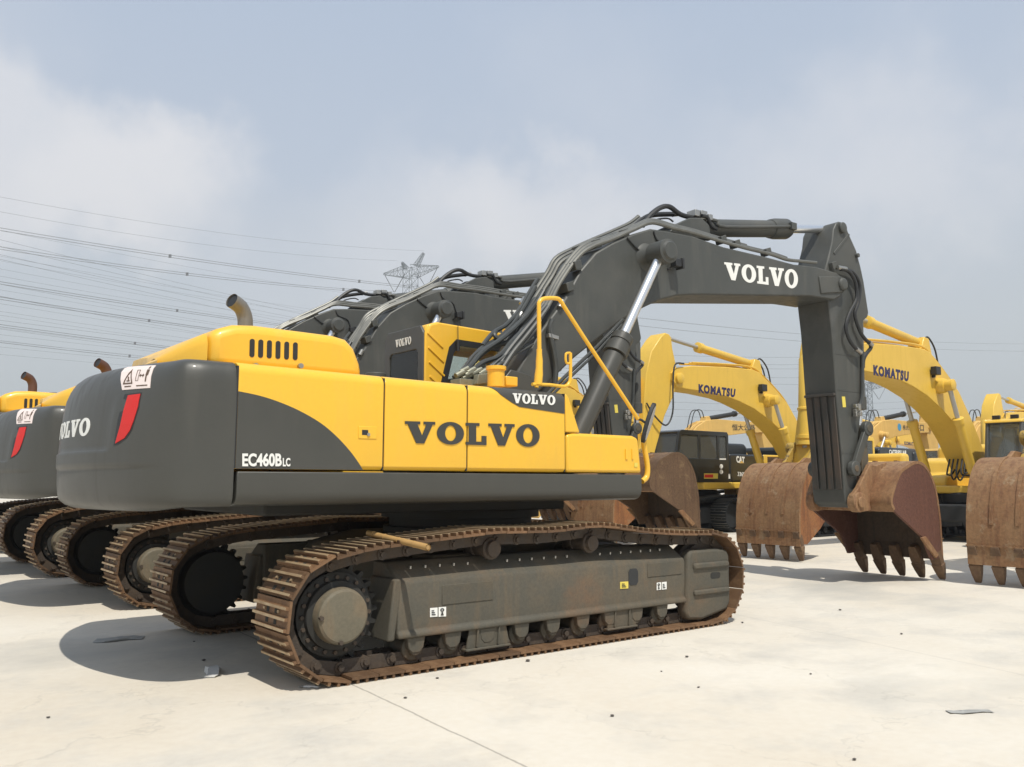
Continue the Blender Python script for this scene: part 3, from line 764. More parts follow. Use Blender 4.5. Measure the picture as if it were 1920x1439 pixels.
def cw_pt(s, z):
    p, n = plan_at(s)
    w = sstep(.45, 1.0, abs(n.x)) if n.x < 0 else 0
    ins = lerp(interp(SIDE, z), interp(REAR, z), w)
    ac = abs(s-CWT/2)                                             # recessed panel across the back, and a ledge below it
    ins += .013*(1-sstep(.80, .90, ac-.10*(z-1.75)))*sstep(1.735, 1.75, z)*(1-sstep(1.95, 2.25, z))
    ins += .010*(1-sstep(1.15, 1.5, ac))*(1-sstep(1.615, 1.63, z))*sstep(1.36, 1.50, z)
    return Vector((p.x-n.x*ins, p.y-n.y*ins, z-.035*w*(1-sstep(1.335, 1.70, z))))
def cw_fn(s, z):
    p = cw_pt(s, z); a = cw_pt(s+.01, z)-cw_pt(s-.01, z); b = cw_pt(s, z+.01)-cw_pt(s, z-.01)
    n = b.cross(a).normalized(); q, nn = plan_at(s)
    if n.x*nn.x+n.y*nn.y < 0: n = -n
    return p, n
m = MB(); NS = 132; zs = [1.335, 1.342, 1.355, 1.375, 1.40, 1.45, 1.52, 1.60, 1.614, 1.622, 1.631, 1.66, 1.72, 1.735, 1.742, 1.75, 1.78, 1.86, 1.95, 2.02, 2.08, 2.14, 2.19, 2.23, 2.27, 2.30, 2.33, 2.35, 2.37, 2.383, 2.392, 2.397, 2.40]
grid = [[cw_pt(CWT*i/NS, z) for i in range(NS+1)] for z in zs]
nz = len(zs); W = NS+1
m.add([p for r in grid for p in r], [(j*W+i, j*W+i+1, (j+1)*W+i+1, (j+1)*W+i) for j in range(nz-1) for i in range(NS)]
      + [tuple(range(W-1, -1, -1)), tuple((nz-1)*W+i for i in range(W)), tuple([j*W for j in range(nz)]+[j*W+NS for j in range(nz-1, -1, -1)])])
cwt = m.build('counterweight', M['grey'], V, angle=50)
def cw_inv(px, py):
    best = None
    for i in range(0, NS//2+30):
        for z in [1.4+.02*k for k in range(50)]:
            s = CWT*i/NS; p = cw_pt(s, z); q = p-CAM; zz = q.dot(_fw); x = 960+FPX*q.dot(_rt)/zz; y = 719.5-FPX*q.dot(_up)/zz
            if cw_fn_vis(s, q) and (best is None or (x-px)**2+(y-py)**2 < best[0]): best = ((x-px)**2+(y-py)**2, s, z)
    _, s, z = best; ds, dz = .03, .02
    for it in range(24):
        for a, b in ((ds, 0), (-ds, 0), (0, dz), (0, -dz)):
            p = cw_pt(s+a, z+b); q = p-CAM; zz = q.dot(_fw); e = (960+FPX*q.dot(_rt)/zz-px)**2+(719.5-FPX*q.dot(_up)/zz-py)**2
            if e < best[0]: best = (e, s+a, z+b)
        if best[1:] == (s, z): ds *= .6; dz *= .6
        s, z = best[1:]
    return s, z
def cw_fn_vis(s, q):
    _, n = plan_at(s); return n.x*q.x+n.y*q.y < 0
def cw_quad(pts):
    c = [cw_inv(*p) for p in pts]
    return lambda u, v: cw_fn(lerp(lerp(c[3][0], c[2][0], u), lerp(c[0][0], c[1][0], u), v), lerp(lerp(c[3][1], c[2][1], u), lerp(c[0][1], c[1][1], u), v))
def mirror_fn(fn):
    def g(u, v):
        p, n = fn(u, v); return Vector((p.x, -p.y, p.z)), Vector((n.x, -n.y, n.z))
    return g
wd = cw_quad([(240, 690), (293, 686), (282, 728), (230, 732)])
rl = [(234, 740), (266, 736), (261, 764), (253, 790), (247, 808), (238, 822), (222, 834), (213, 836)]
rs = [cw_inv(*p) for p in rl]
rl2 = [(241, 742), (264, 739), (259, 764), (251, 790), (244, 808), (234, 822), (217, 832), (226, 800)]
rs2 = [cw_inv(*p) for p in rl2]
for mir in (False,):
    W_ = (lambda f: mirror_fn(f)) if mir else (lambda f: f)
    place_sheet(poly_bm(rs), W_(lambda s, z: cw_fn(s, z)), 'light_recess', M['rubber'], cwt, sub=1, thick=.002)
    place_sheet(poly_bm(rs2), W_(lambda s, z: cw_fn(s, z)), 'tail_reflector', M['red'], cwt, sub=1, thick=.006)
    dec = place_sheet(poly_bm([(0, 0), (1, 0), (1, 1), (0, 1)]), W_(wd), 'warning_decal', M['pink'], cwt, sub=4, thick=.004)
    wf = W_(wd)
    def inkfn(u, v, wf=wf): p, n = wf(u, v); return p+n*.006, n
    bm = bmesh.new()
    def ring(o, i):
        a = [bm.verts.new((u, v, 0)) for u, v in o]; b = [bm.verts.new((u, v, 0)) for u, v in i]; n = len(a)
        for k in range(n): bm.faces.new((a[k], a[(k+1) % n], b[(k+1) % n], b[k]))
    ring([(.07, .22), (.42, .22), (.36, .86)], [(.13, .27), (.38, .27), (.345, .72)])
    def rect(u0, v0, u1, v1, sh=0): bm.faces.new([bm.verts.new(p) for p in ((u0, v0, 0), (u1, v0, 0), (u1+sh, v1, 0), (u0+sh, v1, 0))])
    rect(.12, .10, .36, .14); rect(.55, .10, .92, .14)
    rect(.22, .33, .33, .37); rect(.27, .37, .31, .52)
    rect(.52, .33, .535, .80, .03); rect(.60, .33, .615, .80, .03); rect(.55, .785, .625, .80); rect(.52, .33, .61, .345)
    rect(.66, .53, .78, .57); bm.faces.new([bm.verts.new(p) for p in ((.64, .55, 0), (.69, .47, 0), (.69, .63, 0))]); bm.faces.new([bm.verts.new(p) for p in ((.80, .55, 0), (.75, .63, 0), (.75, .47, 0))])
    rect(.83, .28, .87, .55, .015); rect(.83, .55, .91, .80, .015); rect(.86, .84, .90, .93, .01)
    place_sheet(bm, inkfn, 'decal_symbol', M['brownink'], dec, sub=2, thick=.001)
sl_ = cw_inv(168, 800)
hl = .068
sr_ = cw_inv(169, 802)[0]
zc_ = cw_inv(150, 802)[1]
place_sheet(slab_word('VOLVO'), lambda u, v: (lambda q: q)(cw_fn(sr_+1.12*(1-u), zc_-hl+2*hl*v)), 'lettering', M['white'], cwt, sub=1, thick=.003)

# ---- cab (left of the boom)
CB = [(-.15, 1.62), (-.15, 3.20), (-.10, 3.30), (.0, 3.335), (1.30, 3.30), (1.50, 3.22), (1.72, 2.5), (1.74, 1.62)]
Yr, Yl = .50, 1.42
def ring_plate(mb, outer, inner, y0, y1):
    """plate in (x,z) with one window: outer and inner have the same number of points"""
    n = len(outer)
    if y0 > y1: y0, y1 = y1, y0
    vs = [(x, y, z) for y in (y0, y1) for L in (outer, inner) for x, z in L]; fs = []
    for i in range(n):
        j = (i+1) % n
        fs += [(i, j, n+j, n+i), (2*n+i, 3*n+i, 3*n+j, 2*n+j), (i, 2*n+i, 2*n+j, j), (n+i, n+j, 3*n+j, 3*n+i)]
    mb.add(vs, fs)
m = MB()
win = [(.02, 1.9), (.05, 2.45), (.20, 3.03), (.30, 3.13), (1.20, 3.11), (1.40, 3.04), (1.55, 2.5), (1.58, 1.9)]
for y0, y1 in ((Yr, Yr+.05), (Yl-.05, Yl)): ring_plate(m, CB, win, y0, y1)
m.prism([(-.15, 3.18), (-.10, 3.30), (0, 3.335), (1.30, 3.30), (1.50, 3.22), (1.47, 3.18)], Yr+.05, Yl-.05)
m.box(-.14, 1.7, Yr+.05, Yl-.05, 1.62, 1.9)
cab = m.build('cab', M['yellow'], V, bevel=.03, seg=3)
m = MB()   # rear wall in dark grey with its window
oy = [(Yr+.03, 1.62), (Yr+.03, 3.20), (Yr+.10, 3.29), (Yl-.10, 3.29), (Yl-.03, 3.20), (Yl-.03, 1.62)]
iy = [(Yr+.14, 2.45), (Yr+.14, 2.98), (Yr+.18, 3.02), (Yl-.18, 3.02), (Yl-.14, 2.98), (Yl-.14, 2.45)]
n = 6; vs = [(x, y, z) for x in (-.165, -.13) for L in (oy, iy) for y, z in L]; fs = []
for i in range(n):
    j = (i+1) % n; fs += [(i, j, n+j, n+i), (2*n+i, 3*n+i, 3*n+j, 2*n+j), (i, 2*n+i, 2*n+j, j), (n+i, n+j, 3*n+j, 3*n+i)]
m.add(vs, fs); m.build('cab_rear_wall', M['cabgrey'], cab, bevel=.012)
place_sheet(slab_word('VOLVO'), quad_fn((-.168, 1.13, 3.185), (-.168, .78, 3.185), (-.168, .78, 3.095), (-.168, 1.13, 3.095), (-1, 0, 0)), 'lettering', M['white'], cab)
m = MB(); m.box(-.15, -.145, Yr+.13, Yl-.13, 2.44, 3.03); m.build('rear_window', M['glass'], cab)
m = MB(); ring_plate(m, [(x-.03*(1 if x < 1 else -1), z+(.03 if z > 2.4 else -.02)) for x, z in win], [(x+.035*(1 if x < 1 else -1), z-(.035 if z > 2.4 else -.02)) for x, z in win], Yr-.006, Yr+.056)
m.build('window_frame', M['rubber'], cab)
for y in (Yr+.02, Yl-.03):
    m = MB(); m.prism(win, y, y+.006); m.build('side_window', M['glass'], cab)
m = MB(); m.obox((1.63, (Yr+Yl)/2, 2.75), (.003, 0, 0), (0, .42, 0), (-.10, 0, .48)); m.build('windscreen', M['glass'], cab)
rb = MB()
for k in range(5):
    x0 = -.11+.012*k; z0 = 3.17-.165*k
    rb.obox((x0+.09, Yr-.004, z0-.05), (.105, 0, -.075), (0, .008, 0), (.006, 0, .0105)); rb.cut()
rb.build('pillar_rib', M['yellow'], cab, bevel=.003)
m = MB(); m.tube([(.27, Yr-.03, 3.36), (.272, Yr-.035, 3.14)], .004, 6, 1); m.cyl((.272, Yr-.035, 3.15), (.272, Yr-.035, 3.02), .022, seg=10); m.build('cab_cable', M['rubber'], cab)
m = MB(); m.tube([(1.05, .62, 3.32), (1.05, .62, 3.38), (1.18, .62, 3.38), (1.18, .62, 3.31)], .012, 6, 1); m.build('roof_handle', M['yellow'], cab)
m = MB(); m.box(.55, 1.0, .75, 1.2, 2.0, 2.15); m.obox((.62, .97, 2.45), (.06, 0, 0), (0, .22, 0), (-.05, 0, .32)); m.build('operator_seat', M['seat'], cab, bevel=.05)
m = MB(); m.cyl((-.5, 1.0, 2.36), (-.5, 1.0, 2.75), .12, seg=20); m.cyl((-.5, 1.0, 2.36), (-.5, 1.0, 2.46), .16, seg=20); m.build('air_precleaner', M['boomgrey'], V, bevel=.01)

# ---- boom
BW = .35
bpx = [(958, 730), (961, 712), (1011, 625), (1060, 560), (1088, 508), (1117, 474), (1150, 455), (1190, 438), (1221, 429), (1255, 434), (1300, 443), (1357, 463), (1438, 482), (1490, 496), (1530, 500), (1570, 512), (1584, 525), (1585, 545), (1576, 557), (1564, 563), (1520, 556), (1300, 553), (1269, 555), (1237, 563), (1201, 580), (1164, 602), (1078, 671), (1044, 704), (1000, 745), (975, 752), (962, 745)]
BO = xzB(bpx, -BW)
m = MB(); m.prism(BO, -BW, BW); boom = m.build('boom', M['boomgrey'], V, bevel=.022)
m = MB(); E_ = xzB([(1534, 519), (1576, 519), (1583, 530), (1578, 549), (1538, 551)], -BW); m.prism(E_, -BW-.022, -BW+.01); m.prism(E_, BW-.01, BW+.022)
apn = onB(1577, 534, -BW); m.lathe((apn.x, -BW-.07, apn.z), (0, 1, 0), [(0, .07), (.02, .10), (2*BW+.12, .10), (2*BW+.14, .07)], 24)
m.build('boom_nose_plate', M['boomgrey'], boom, bevel=.012)
rp_ = onB(1240, 475, -.60)
m = MB()
for s in (-1, 1):
    m.lathe((rp_.x, s*.33, rp_.z), (0, s, 0), [(0, .20), (.03, .17), (.10, .12), (.14, .115), (.15, .15), (.40, .15), (.41, .12), (.44, .10)], 28); m.cut()
m.build('rod_pin_boss', M['boomgrey'], boom)
m = MB(); lp = onB(1268, 494, -BW-.10); m.obox(lp, (.055, 0, 0), (0, .05, 0), (0, 0, .05)); m.obox(lp+Vector((.07, 0, .0)), (.018, 0, 0), (0, .065, 0), (0, 0, .068))
m.tube([lp+Vector((0, .04, -.02)), lp+Vector((-.06, .10, -.07))], .016, 6, 1); m.build('work_light', M['rubber'], boom, bevel=.008)
m = MB(); m.tube([onB(*p, -BW-.012) for p in [(1226, 434), (1232, 450), (1252, 464), (1258, 482), (1262, 498), (1268, 500)]], .011, 6); m.cut(); m.tube([onB(*p, -BW-.012) for p in [(1176, 446), (1190, 462), (1205, 474), (1222, 474)]], .011, 6); m.build('light_cable', M['rubber'], boom)
place_sheet(slab_word('VOLVO'), quadB((1357.5, 492), (1496, 507), (1496, 542), (1360, 524), -BW), 'lettering', M['white'], boom)
# arm cylinder bracket on the hump
m = MB(); q = xzB([(1252, 436), (1268, 420), (1290, 410), (1312, 410), (1326, 424), (1330, 452), (1290, 448)], -.16)
m.prism(q, -.20, -.13); m.prism(q, .13, .20); m.build('cylinder_bracket', M['boomgrey'], boom, bevel=.012)
# foot bracket plates beside the boom
m = MB()
for y in (-.43, .39): m.prism([(-.10, 1.5), (.10, 2.45), (.35, 2.72), (.62, 2.68), (.85, 2.3), (1.2, 1.9), (1.25, 1.5)], y, y+.04); m.cut()
m.prism([(-.10, 1.5), (.1, 1.9), (1.2, 1.75), (1.25, 1.5)], -.39, .39)
m.build('boom_bracket', M['grey'], V, bevel=.012)
# boom cylinders
for s in (-1, 1):
    y = s*.60; a = Vector((rp_.x, y, rp_.z)); q1 = onB(1161, 629, -.60); q2 = onB(1096, 788, -.60)
    d = (Vector((q2.x, 0, q2.z))-Vector((a.x, 0, a.z))).normalized(); Lc = 3.15
    top_ = (Vector((q1.x, 0, q1.z))-Vector((a.x, 0, a.z))).length
    def at(t): return Vector((a.x+d.x*t, y, a.z+d.z*t))
    m = MB(); m.lathe(at(top_+.25), d, [(0, .118), (Lc-top_-.42, .118), (Lc-top_-.40, .09)], 28)
    m.lathe(at(top_-.04), d, [(0, .11), (.02, .128), (.10, .128), (.105, .118), (.14, .118), (.145, .142), (.27, .142), (.275, .118)], 28)
    m.lathe((at(Lc).x, y-.09, at(Lc).z), (0, 1, 0), [(0, .13), (.18, .13)], 20)
    bc = m.build('boom_cylinder', M['grey'], V)
    m = MB(); m.cyl(at(.10), at(top_+.05), .058, seg=22); m.build('cylinder_rod', M['chrome'], bc)
    m = MB(); m.tube([at(top_+.12)+Vector((.14, 0, .02)), at(1.9)+Vector((.14, 0, 0)), at(2.5)+Vector((.14, 0, 0))], .022, 8, 1)
    m.build('cylinder_pipe', M['hose'], bc)
# arm cylinder
A0 = onB(1312, 428, 0); A1 = onB(1478, 431, 0); A2 = onB(1566, 431, 0); d = (A2-A0).normalized(); L1 = (A1-A0).length; L2 = (A2-A0).length
m = MB(); m.lathe(A0, d, [(-.10, .07), (-.02, .125), (0, .125), (L1-.45, .125), (L1-.44, .14), (L1-.34, .155), (L1-.08, .155), (L1-.02, .13), (L1, .09)], 28)
ac = m.build('arm_cylinder', M['boomgrey'], V)
m = MB(); m.cyl(A0+d*(L1-.05), A2, .062, seg=22); m.build('cylinder_rod', M['chrome'], ac)
m = MB(); m.tube([A0+d*.12+Vector((0, -.10, .10)), A0+d*.2+Vector((0, -.15, .06)), A0+d*.35+Vector((0, -.16, -.02)), A0+d*(L1-.15)+Vector((0, -.16, 0))], .024, 8)
m.box((A0+d*(L1-.12)).x-.06, (A0+d*(L1-.12)).x+.06, -.2, -.08, (A0+d*(L1-.12)).z-.05, (A0+d*(L1-.12)).z+.05)
m.build('cylinder_pipe', M['boomgrey'], ac)

# ---- arm
AW = .28
apx = [(1568, 418), (1574, 415.5), (1583, 418), (1588, 428), (1593, 441), (1606, 470), (1614, 500), (1620, 528), (1629, 587), (1627, 595), (1619, 602), (1618, 660), (1617, 750), (1609, 828), (1606, 925), (1605, 945), (1596, 953), (1587, 945), (1584, 925), (1579, 847), (1569, 742), (1560, 618), (1554, 567), (1548, 530), (1547, 508), (1554, 482), (1561, 452), (1563, 430)]
AO = xzB(apx, -AW)
m = MB(); m.prism(AO, -AW, AW); arm = m.build('arm', M['boomgrey'], V, bevel=.02)
m = MB(); rib = xzB([(1562, 474), (1590, 438), (1593, 441), (1565, 478)], -AW)
m.prism(rib, -AW-.012, -AW+.01); m.lathe((onB(1578, 428, -AW).x, -AW-.05, onB(1578, 428, -AW).z), (0, 1, 0), [(0, .06), (.01, .085), (2*AW+.09, .085), (2*AW+.10, .06)], 20)
rp2 = onB(1605, 480, -AW); m.cyl((rp2.x, -AW-.05, rp2.z), (rp2.x, -AW, rp2.z), .035, seg=10)
m.build('arm_pin_boss', M['boomgrey'], arm, bevel=.006)
wp = MB()   # ribbed wear plate low on the inner face
fl = [(1569, 742), (1584, 925)]
a_ = onB(1569, 742, -AW); b_ = onB(1583.5, 918, -AW)
for y in (-.20, -.07, .06, .19):
    c = (a_+b_)/2; t = (b_-a_)/2; wp.obox((c.x-.012, y, c.z), (t.x, 0, t.z), (0, .045, 0), (.012, 0, -.001)); wp.cut()
wp.obox((a_.x-.02, 0, a_.z+.02), (.03, 0, 0), (0, .26, 0), (0, 0, .02))
wp.build('wear_plate', M['wear'], arm, bevel=.004)
place_sheet(poly_bm([(0, 0), (1, 0), (1, 1), (0, 1)]), quadB((1578, 744), (1584, 744), (1586, 764), (1580, 764), -AW), 'decal', M['decalyellow'], arm)
m = MB()
for xa_, xb_, y_ in ((1577, 1605, 851), (1568, 1615, 735), (1564, 1616, 668)):
    a = onB(xa_, y_, -AW); b = onB(xb_, y_-2, -AW); m.obox(((a.x+b.x)/2, -AW-.001, (a.z+b.z)/2), ((b.x-a.x)/2-.02, 0, 0), (0, .003, 0), (0, 0, .006)); m.cut()
m.build('weld_seam', M['boomgrey'], arm)
# bucket cylinder, rocker and link on the outer face
K0 = onB(1606, 600, 0); K1 = onB(1610, 795, 0)
m = MB(); d = (K1-K0).normalized(); m.lathe(K0, d, [(-.08, .07), (0, .10), (1.25, .10), (1.26, .125), (1.45, .125), (1.46, .09)], 24); bcy = m.build('bucket_cylinder', M['boomgrey'], V)
m = MB(); m.cyl(K0+d*1.4, K1, .055, seg=18); m.build('cylinder_rod', M['chrome'], bcy)
rk = onB(1603, 879, -.36); rl_ = onB(1627, 804, -.36); bl = onB(1630, 886, -.36); bp_ = onB(1606, 942, -.36)
for y in (-.345, .345):
    m = MB(); c = Vector((rk.x, y, rk.z)); e = Vector((rl_.x, y, rl_.z)); t = (e-c)/2; k = Vector((t.z, 0, -t.x)).normalized()
    m.obox((c+e)/2, t, (0, .03, 0), k*.065)
    for p in (c, e): m.lathe(p-Vector((0, .045, 0)), (0, 1, 0), [(0, .10), (.005, .115), (.085, .115), (.09, .10)], 20)
    m.build('rocker_link', M['boomgrey'], V, bevel=.008)
m = MB()
for y in (-.24, .24):
    c = Vector((rl_.x, y, rl_.z)); e = Vector((bl.x, y, bl.z)); t = (e-c)/2; k = Vector((t.z, 0, -t.x)).normalized(); m.obox((c+e)/2, t, (0, .05, 0), k*.08)
m.cyl((rl_.x, -.40, rl_.z), (rl_.x, .40, rl_.z), .06, seg=16); m.cyl((rk.x, -.40, rk.z), (rk.x, .40, rk.z), .05, seg=16); m.cyl((bl.x, -.36, bl.z), (bl.x, .36, bl.z), .06, seg=16)
m.build('bucket_link', M['under'], V, bevel=.008)
# bucket
BY0, BY1 = -.73, .73
S_ = xzB([(1673, 935), (1687, 889), (1701.5, 875), (1715.6, 868), (1728, 870), (1740, 883), (1750, 905), (1756, 929), (1762, 971), (1764, 1001), (1767, 1046), (1748, 1050), (1732, 1009), (1701.5, 981), (1677, 958)], BY0)
B_ = xzB([(1676, 957), (1671, 935), (1686, 888.5), (1701.5, 874), (1715.6, 866.5), (1728, 868.5), (1740, 881), (1751, 905), (1757, 929), (1763, 971), (1765, 1001), (1768, 1050)], BY0)
tr_ = onB(1757, 1050, BY0+.07); tt_ = onB(1768, 1091, BY0+.07); tt_.z = max(tt_.z, .012)
ear = [(bp_.x-.15, bp_.z-.05), (bp_.x-.13, bp_.z+.10), (bp_.x+.02, bp_.z+.22), (bl.x-.12, bl.z+.02), (bl.x-.03, bl.z+.12), (bl.x+.13, bl.z+.10), (bl.x+.42, bl.z+.16), (bl.x+.30, bp_.z+.1), (bp_.x+.28, bp_.z-.13), (bp_.x, bp_.z-.15)]
cut = xzB([(1725, 1009), (1733, 1006), (1757, 1040), (1752, 1047)], BY0)
bk = bucket(V, S_, B_, BY0, BY1, ((tr_.x, tr_.z), (tt_.x, tt_.z)), (M['rustred'], M['rusttan'], M['rustbrown']), (ear, (bp_.x, bp_.z), .15, (-.36, .36)), cutter=cut)
m = MB(); m.cyl((B_[0][0]+.055, BY0+.01, B_[0][1]+.045), (B_[0][0]+.055, BY1-.01, B_[0][1]+.045), .075, seg=18); m.build('hinge_tube', M['rusttan'], bk)

# ---- pipes and hoses along the boom
def T(parent, name, mat, runs, seg=8, smooth=5):
    m = MB()
    for pts, Y, r in runs:
        P = []
        for k, p in enumerate(pts):
            y = Y if not isinstance(Y, (tuple, list)) else lerp(Y[0], Y[1], k/(len(pts)-1))
            P.append(onB(p[0], p[1], y))
        m.tube(P, r, seg, smooth); m.cut()
    return m.build(name, mat, parent)
crest = [(1000, 618), (1027, 575), (1052, 527), (1085, 481), (1112, 462), (1150, 448), (1190, 430), (1222, 418), (1262, 428), (1300, 437), (1350, 452), (1400, 466), (1445, 477), (1475, 487), (1500, 490), (1530, 493), (1558, 499)]
runs = []
for k in range(3):
    o = -4*k
    runs.append(([(x+o*(1 if x < 1150 else .2), y-(3*k if x < 1150 else 2.5*k)) for x, y in crest[:16-2*k]], -.33+.07*k, .026))
T(boom, 'steel_pipe', M['pipe'], runs)
cr2 = [(952, 650), (978, 612), (1003, 570), (1035, 520), (1052, 492), (1085, 474), (1118, 459), (1160, 441), (1190, 427), (1207, 414)]
T(boom, 'steel_pipe', M['pipe'], [([(x-5*k, y-4*k) for x, y in cr2], .05+.1*k, .026) for k in range(3)])
m = MB()
for (px, py, Y, w) in ((1075, 500, -.28, .10), (1060, 540, -.28, .10), (1022, 560, .12, .14), (1040, 522, .12, .14), (1100, 464, -.05, .22), (1152, 445, -.05, .22), (1352, 451, -.28, .06), (1378, 459, -.28, .06), (1436, 474, -.28, .06), (1558, 499, -.28, .07)):
    c = onB(px, py, Y); m.obox(c, (.05, 0, .02), (0, w, 0), (-.015, 0, .05)); m.cut()
m.build('pipe_clamp', M['boomgrey'], boom, bevel=.006)
# flexible hoses from the valve block up to the pipes, over the hump, and at the arm
T(V, 'hydraulic_hose', M['hose'], [
    ([(905, 648), (925, 624), (948, 610), (972, 584), (990, 553), (1008, 524)], (-.15, .15), .026),
    ([(880, 676), (905, 652), (935, 634), (962, 608), (984, 574), (1004, 538)], (-.2, .05), .026),
    ([(872, 700), (900, 668), (922, 652), (950, 642), (972, 622), (1000, 580), (1020, 545)], (-.3, -.1), .024),
    ([(918, 706), (935, 684), (952, 676), (970, 655), (985, 640), (1010, 610)], (-.5, -.38), .022),
    ([(925, 706), (948, 688), (958, 668), (975, 660), (1000, 645)], (-.5, -.38), .012),
    ([(858, 706), (872, 690), (893, 664), (930, 643), (968, 610), (985, 592), (1005, 560)], (-.35, -.05), .028),
    ([(862, 708), (884, 684), (905, 660), (948, 630), (985, 595), (1012, 560)], (-.45, -.10), .028),
    ([(930, 622), (928, 630), (946, 645), (950, 655), (938, 675), (935, 690)], (-.10, -.3), .026),
    ([(933, 690), (950, 662), (975, 630), (1000, 600), (1022, 574)], (-.45, -.33), .028),
    ([(941, 692), (962, 660), (985, 632), (1010, 600), (1028, 575)], (-.48, -.36), .026),
    ([(880, 700), (905, 680), (935, 668), (960, 640), (992, 608), (1018, 580)], (-.40, -.30), .026),
    ([(900, 706), (915, 690), (948, 668), (972, 648), (990, 640)], (-.42, -.38), .018),
    ([(895, 706), (925, 690), (955, 664), (985, 650)], (-.5, -.38), .014),
    ([(910, 705), (930, 680), (965, 655), (1000, 633)], (-.5, -.38), .014),
    ([(850, 708), (868, 700), (890, 708), (900, 700)], -.5, .022),
    ([(1035, 600), (1030, 620), (1038, 660), (1042, 690), (1040, 720)], -.40, .032),
    ([(870, 707), (884, 697), (900, 703), (915, 690), (935, 700)], -.55, .020)])
T(V, 'hydraulic_hose', M['rubber'], [
    ([(1186, 430), (1203, 413), (1222, 404), (1255, 402), (1262, 403)], .06, .034),
    ([(1205, 424), (1218, 405), (1238, 390), (1255, 388), (1275, 402), (1296, 408), (1312, 408)], -.06, .034),
    ([(1316, 405), (1326, 408), (1334, 424), (1344, 430)], -.14, .026),
    ([(1222, 420), (1232, 412), (1252, 410), (1262, 416)], -.1, .012)])
T(V, 'hydraulic_hose', M['rubber'], [
    ([(1576, 505), (1592, 510), (1604, 530), (1606, 560), (1592, 590), (1586, 615), (1594, 640), (1606, 655)], -.37, .028),
    ([(1578, 503), (1600, 512), (1612, 535), (1610, 565), (1603, 590), (1612, 620), (1622, 636), (1630, 643)], -.35, .028),
    ([(1630, 643), (1633, 652), (1624, 664), (1619, 675), (1618, 690)], -.31, .030)])
m = MB()
for p, Y, d_ in (((1570, 502), -.36, (16, 3)), ((1604, 654), -.36, (10, 8)), ((1629, 642), -.33, (6, 6)), ((1262, 402), .06, (10, -1)), ((1300, 408), -.05, (14, -2)), ((1055, 565), -.36, (-6, 12)), ((985, 560), .12, (-7, 11)), ((978, 588), -.02, (-8, 11))):
    a = onB(p[0], p[1], Y); b = onB(p[0]+d_[0], p[1]+d_[1], Y); m.cyl(a, b, .036, seg=12); m.cut()
m.build('hose_fitting', M['steel'], V)
m = MB()
for (px, py, w) in ((1313, 406, .06), (1300, 402, .045), (1325, 410, .04)):
    c = onB(px, py, -.05); m.obox(c, (w, 0, 0), (0, .08, 0), (0, 0, w)); m.cut()
c = onB(1607, 770, -.34)
for k in range(7): m.obox(c+Vector((random.uniform(-.06, .06), random.uniform(-.05, .03), random.uniform(-.07, .07))), (.03, 0, 0), (0, .03, 0), (0, 0, .03))
m.build('valve_fitting', M['steel'], V, bevel=.006)
T(arm, 'steel_pipe', M['hose'], [([(1618, 660), (1617, 700), (1616, 745), (1610, 765)], -.32, .026)])
m = MB()     # valve block fittings behind the front door
for k in range(16):
    c = onY(862+k*4.2, 705-4*(k % 3)+random.uniform(-3, 3), -.62); m.cyl(c+Vector((-.05, 0, -.02)), c+Vector((.05, 0, .03)), random.uniform(.018, .034), seg=10)
for k in range(5): c = onY(895+k*5, 712-k*.6, -.75); m.obox(c, (.022, 0, 0), (0, .04, 0), (.01, 0, .05))
c = onY(890, 712, -.66); m.box(c.x-.22, c.x+.22, -.72, -.55, c.z-.12, c.z-.01)
m.build('valve_block', plain('greenish_valve_metal', (.26, .26, .20), .45, .5, .4, 20), V, bevel=.004)
m = MB(); m.tube([onB(*p, -.42) for p in [(1018, 748), (1060, 706), (1120, 650), (1168, 600)]], .022, 8, 1); m.cut(); m.tube([onB(*p, -.45) for p in [(1020, 756), (1062, 714), (1122, 658), (1166, 610)]], .018, 8, 1); m.build('lubrication_line', M['hose'], V)
m = MB(); c = onB(1036, 632, -.40); m.obox(c, (.07, 0, -.01), (0, .03, 0), (0, 0, .022)); m.build('hose_clamp', M['steel'], V, bevel=.004)
bpy.context.view_layer.update()
CHAIN = ('boom', 'boom_cylinder', 'arm_cylinder', 'arm', 'bucket_cylinder', 'rocker_link', 'bucket_link', 'bucket', 'hydraulic_hose', 'hose_fitting', 'valve_fitting', 'lubrication_line', 'hose_clamp')
for c in list(V.children):
    if c.name.split('.')[0] in CHAIN: c.matrix_local = SWING
# filler cap and small box on the deck
m = MB(); c = onY(930, 716, -1.0); m.lathe((c.x, -1.0, c.z-.05), (0, 0, 1), [(0, .085), (.16, .085), (.165, .10), (.20, .10), (.205, .07)], 22); m.build('filler_cap', M['yellow'], V)
m = MB(); c = onY(950, 716, -.95); m.box(c.x-.07, c.x+.08, -1.03, -.88, c.z-.05, c.z+.045); m.build('deck_box', M['yellow'], V, bevel=.01)
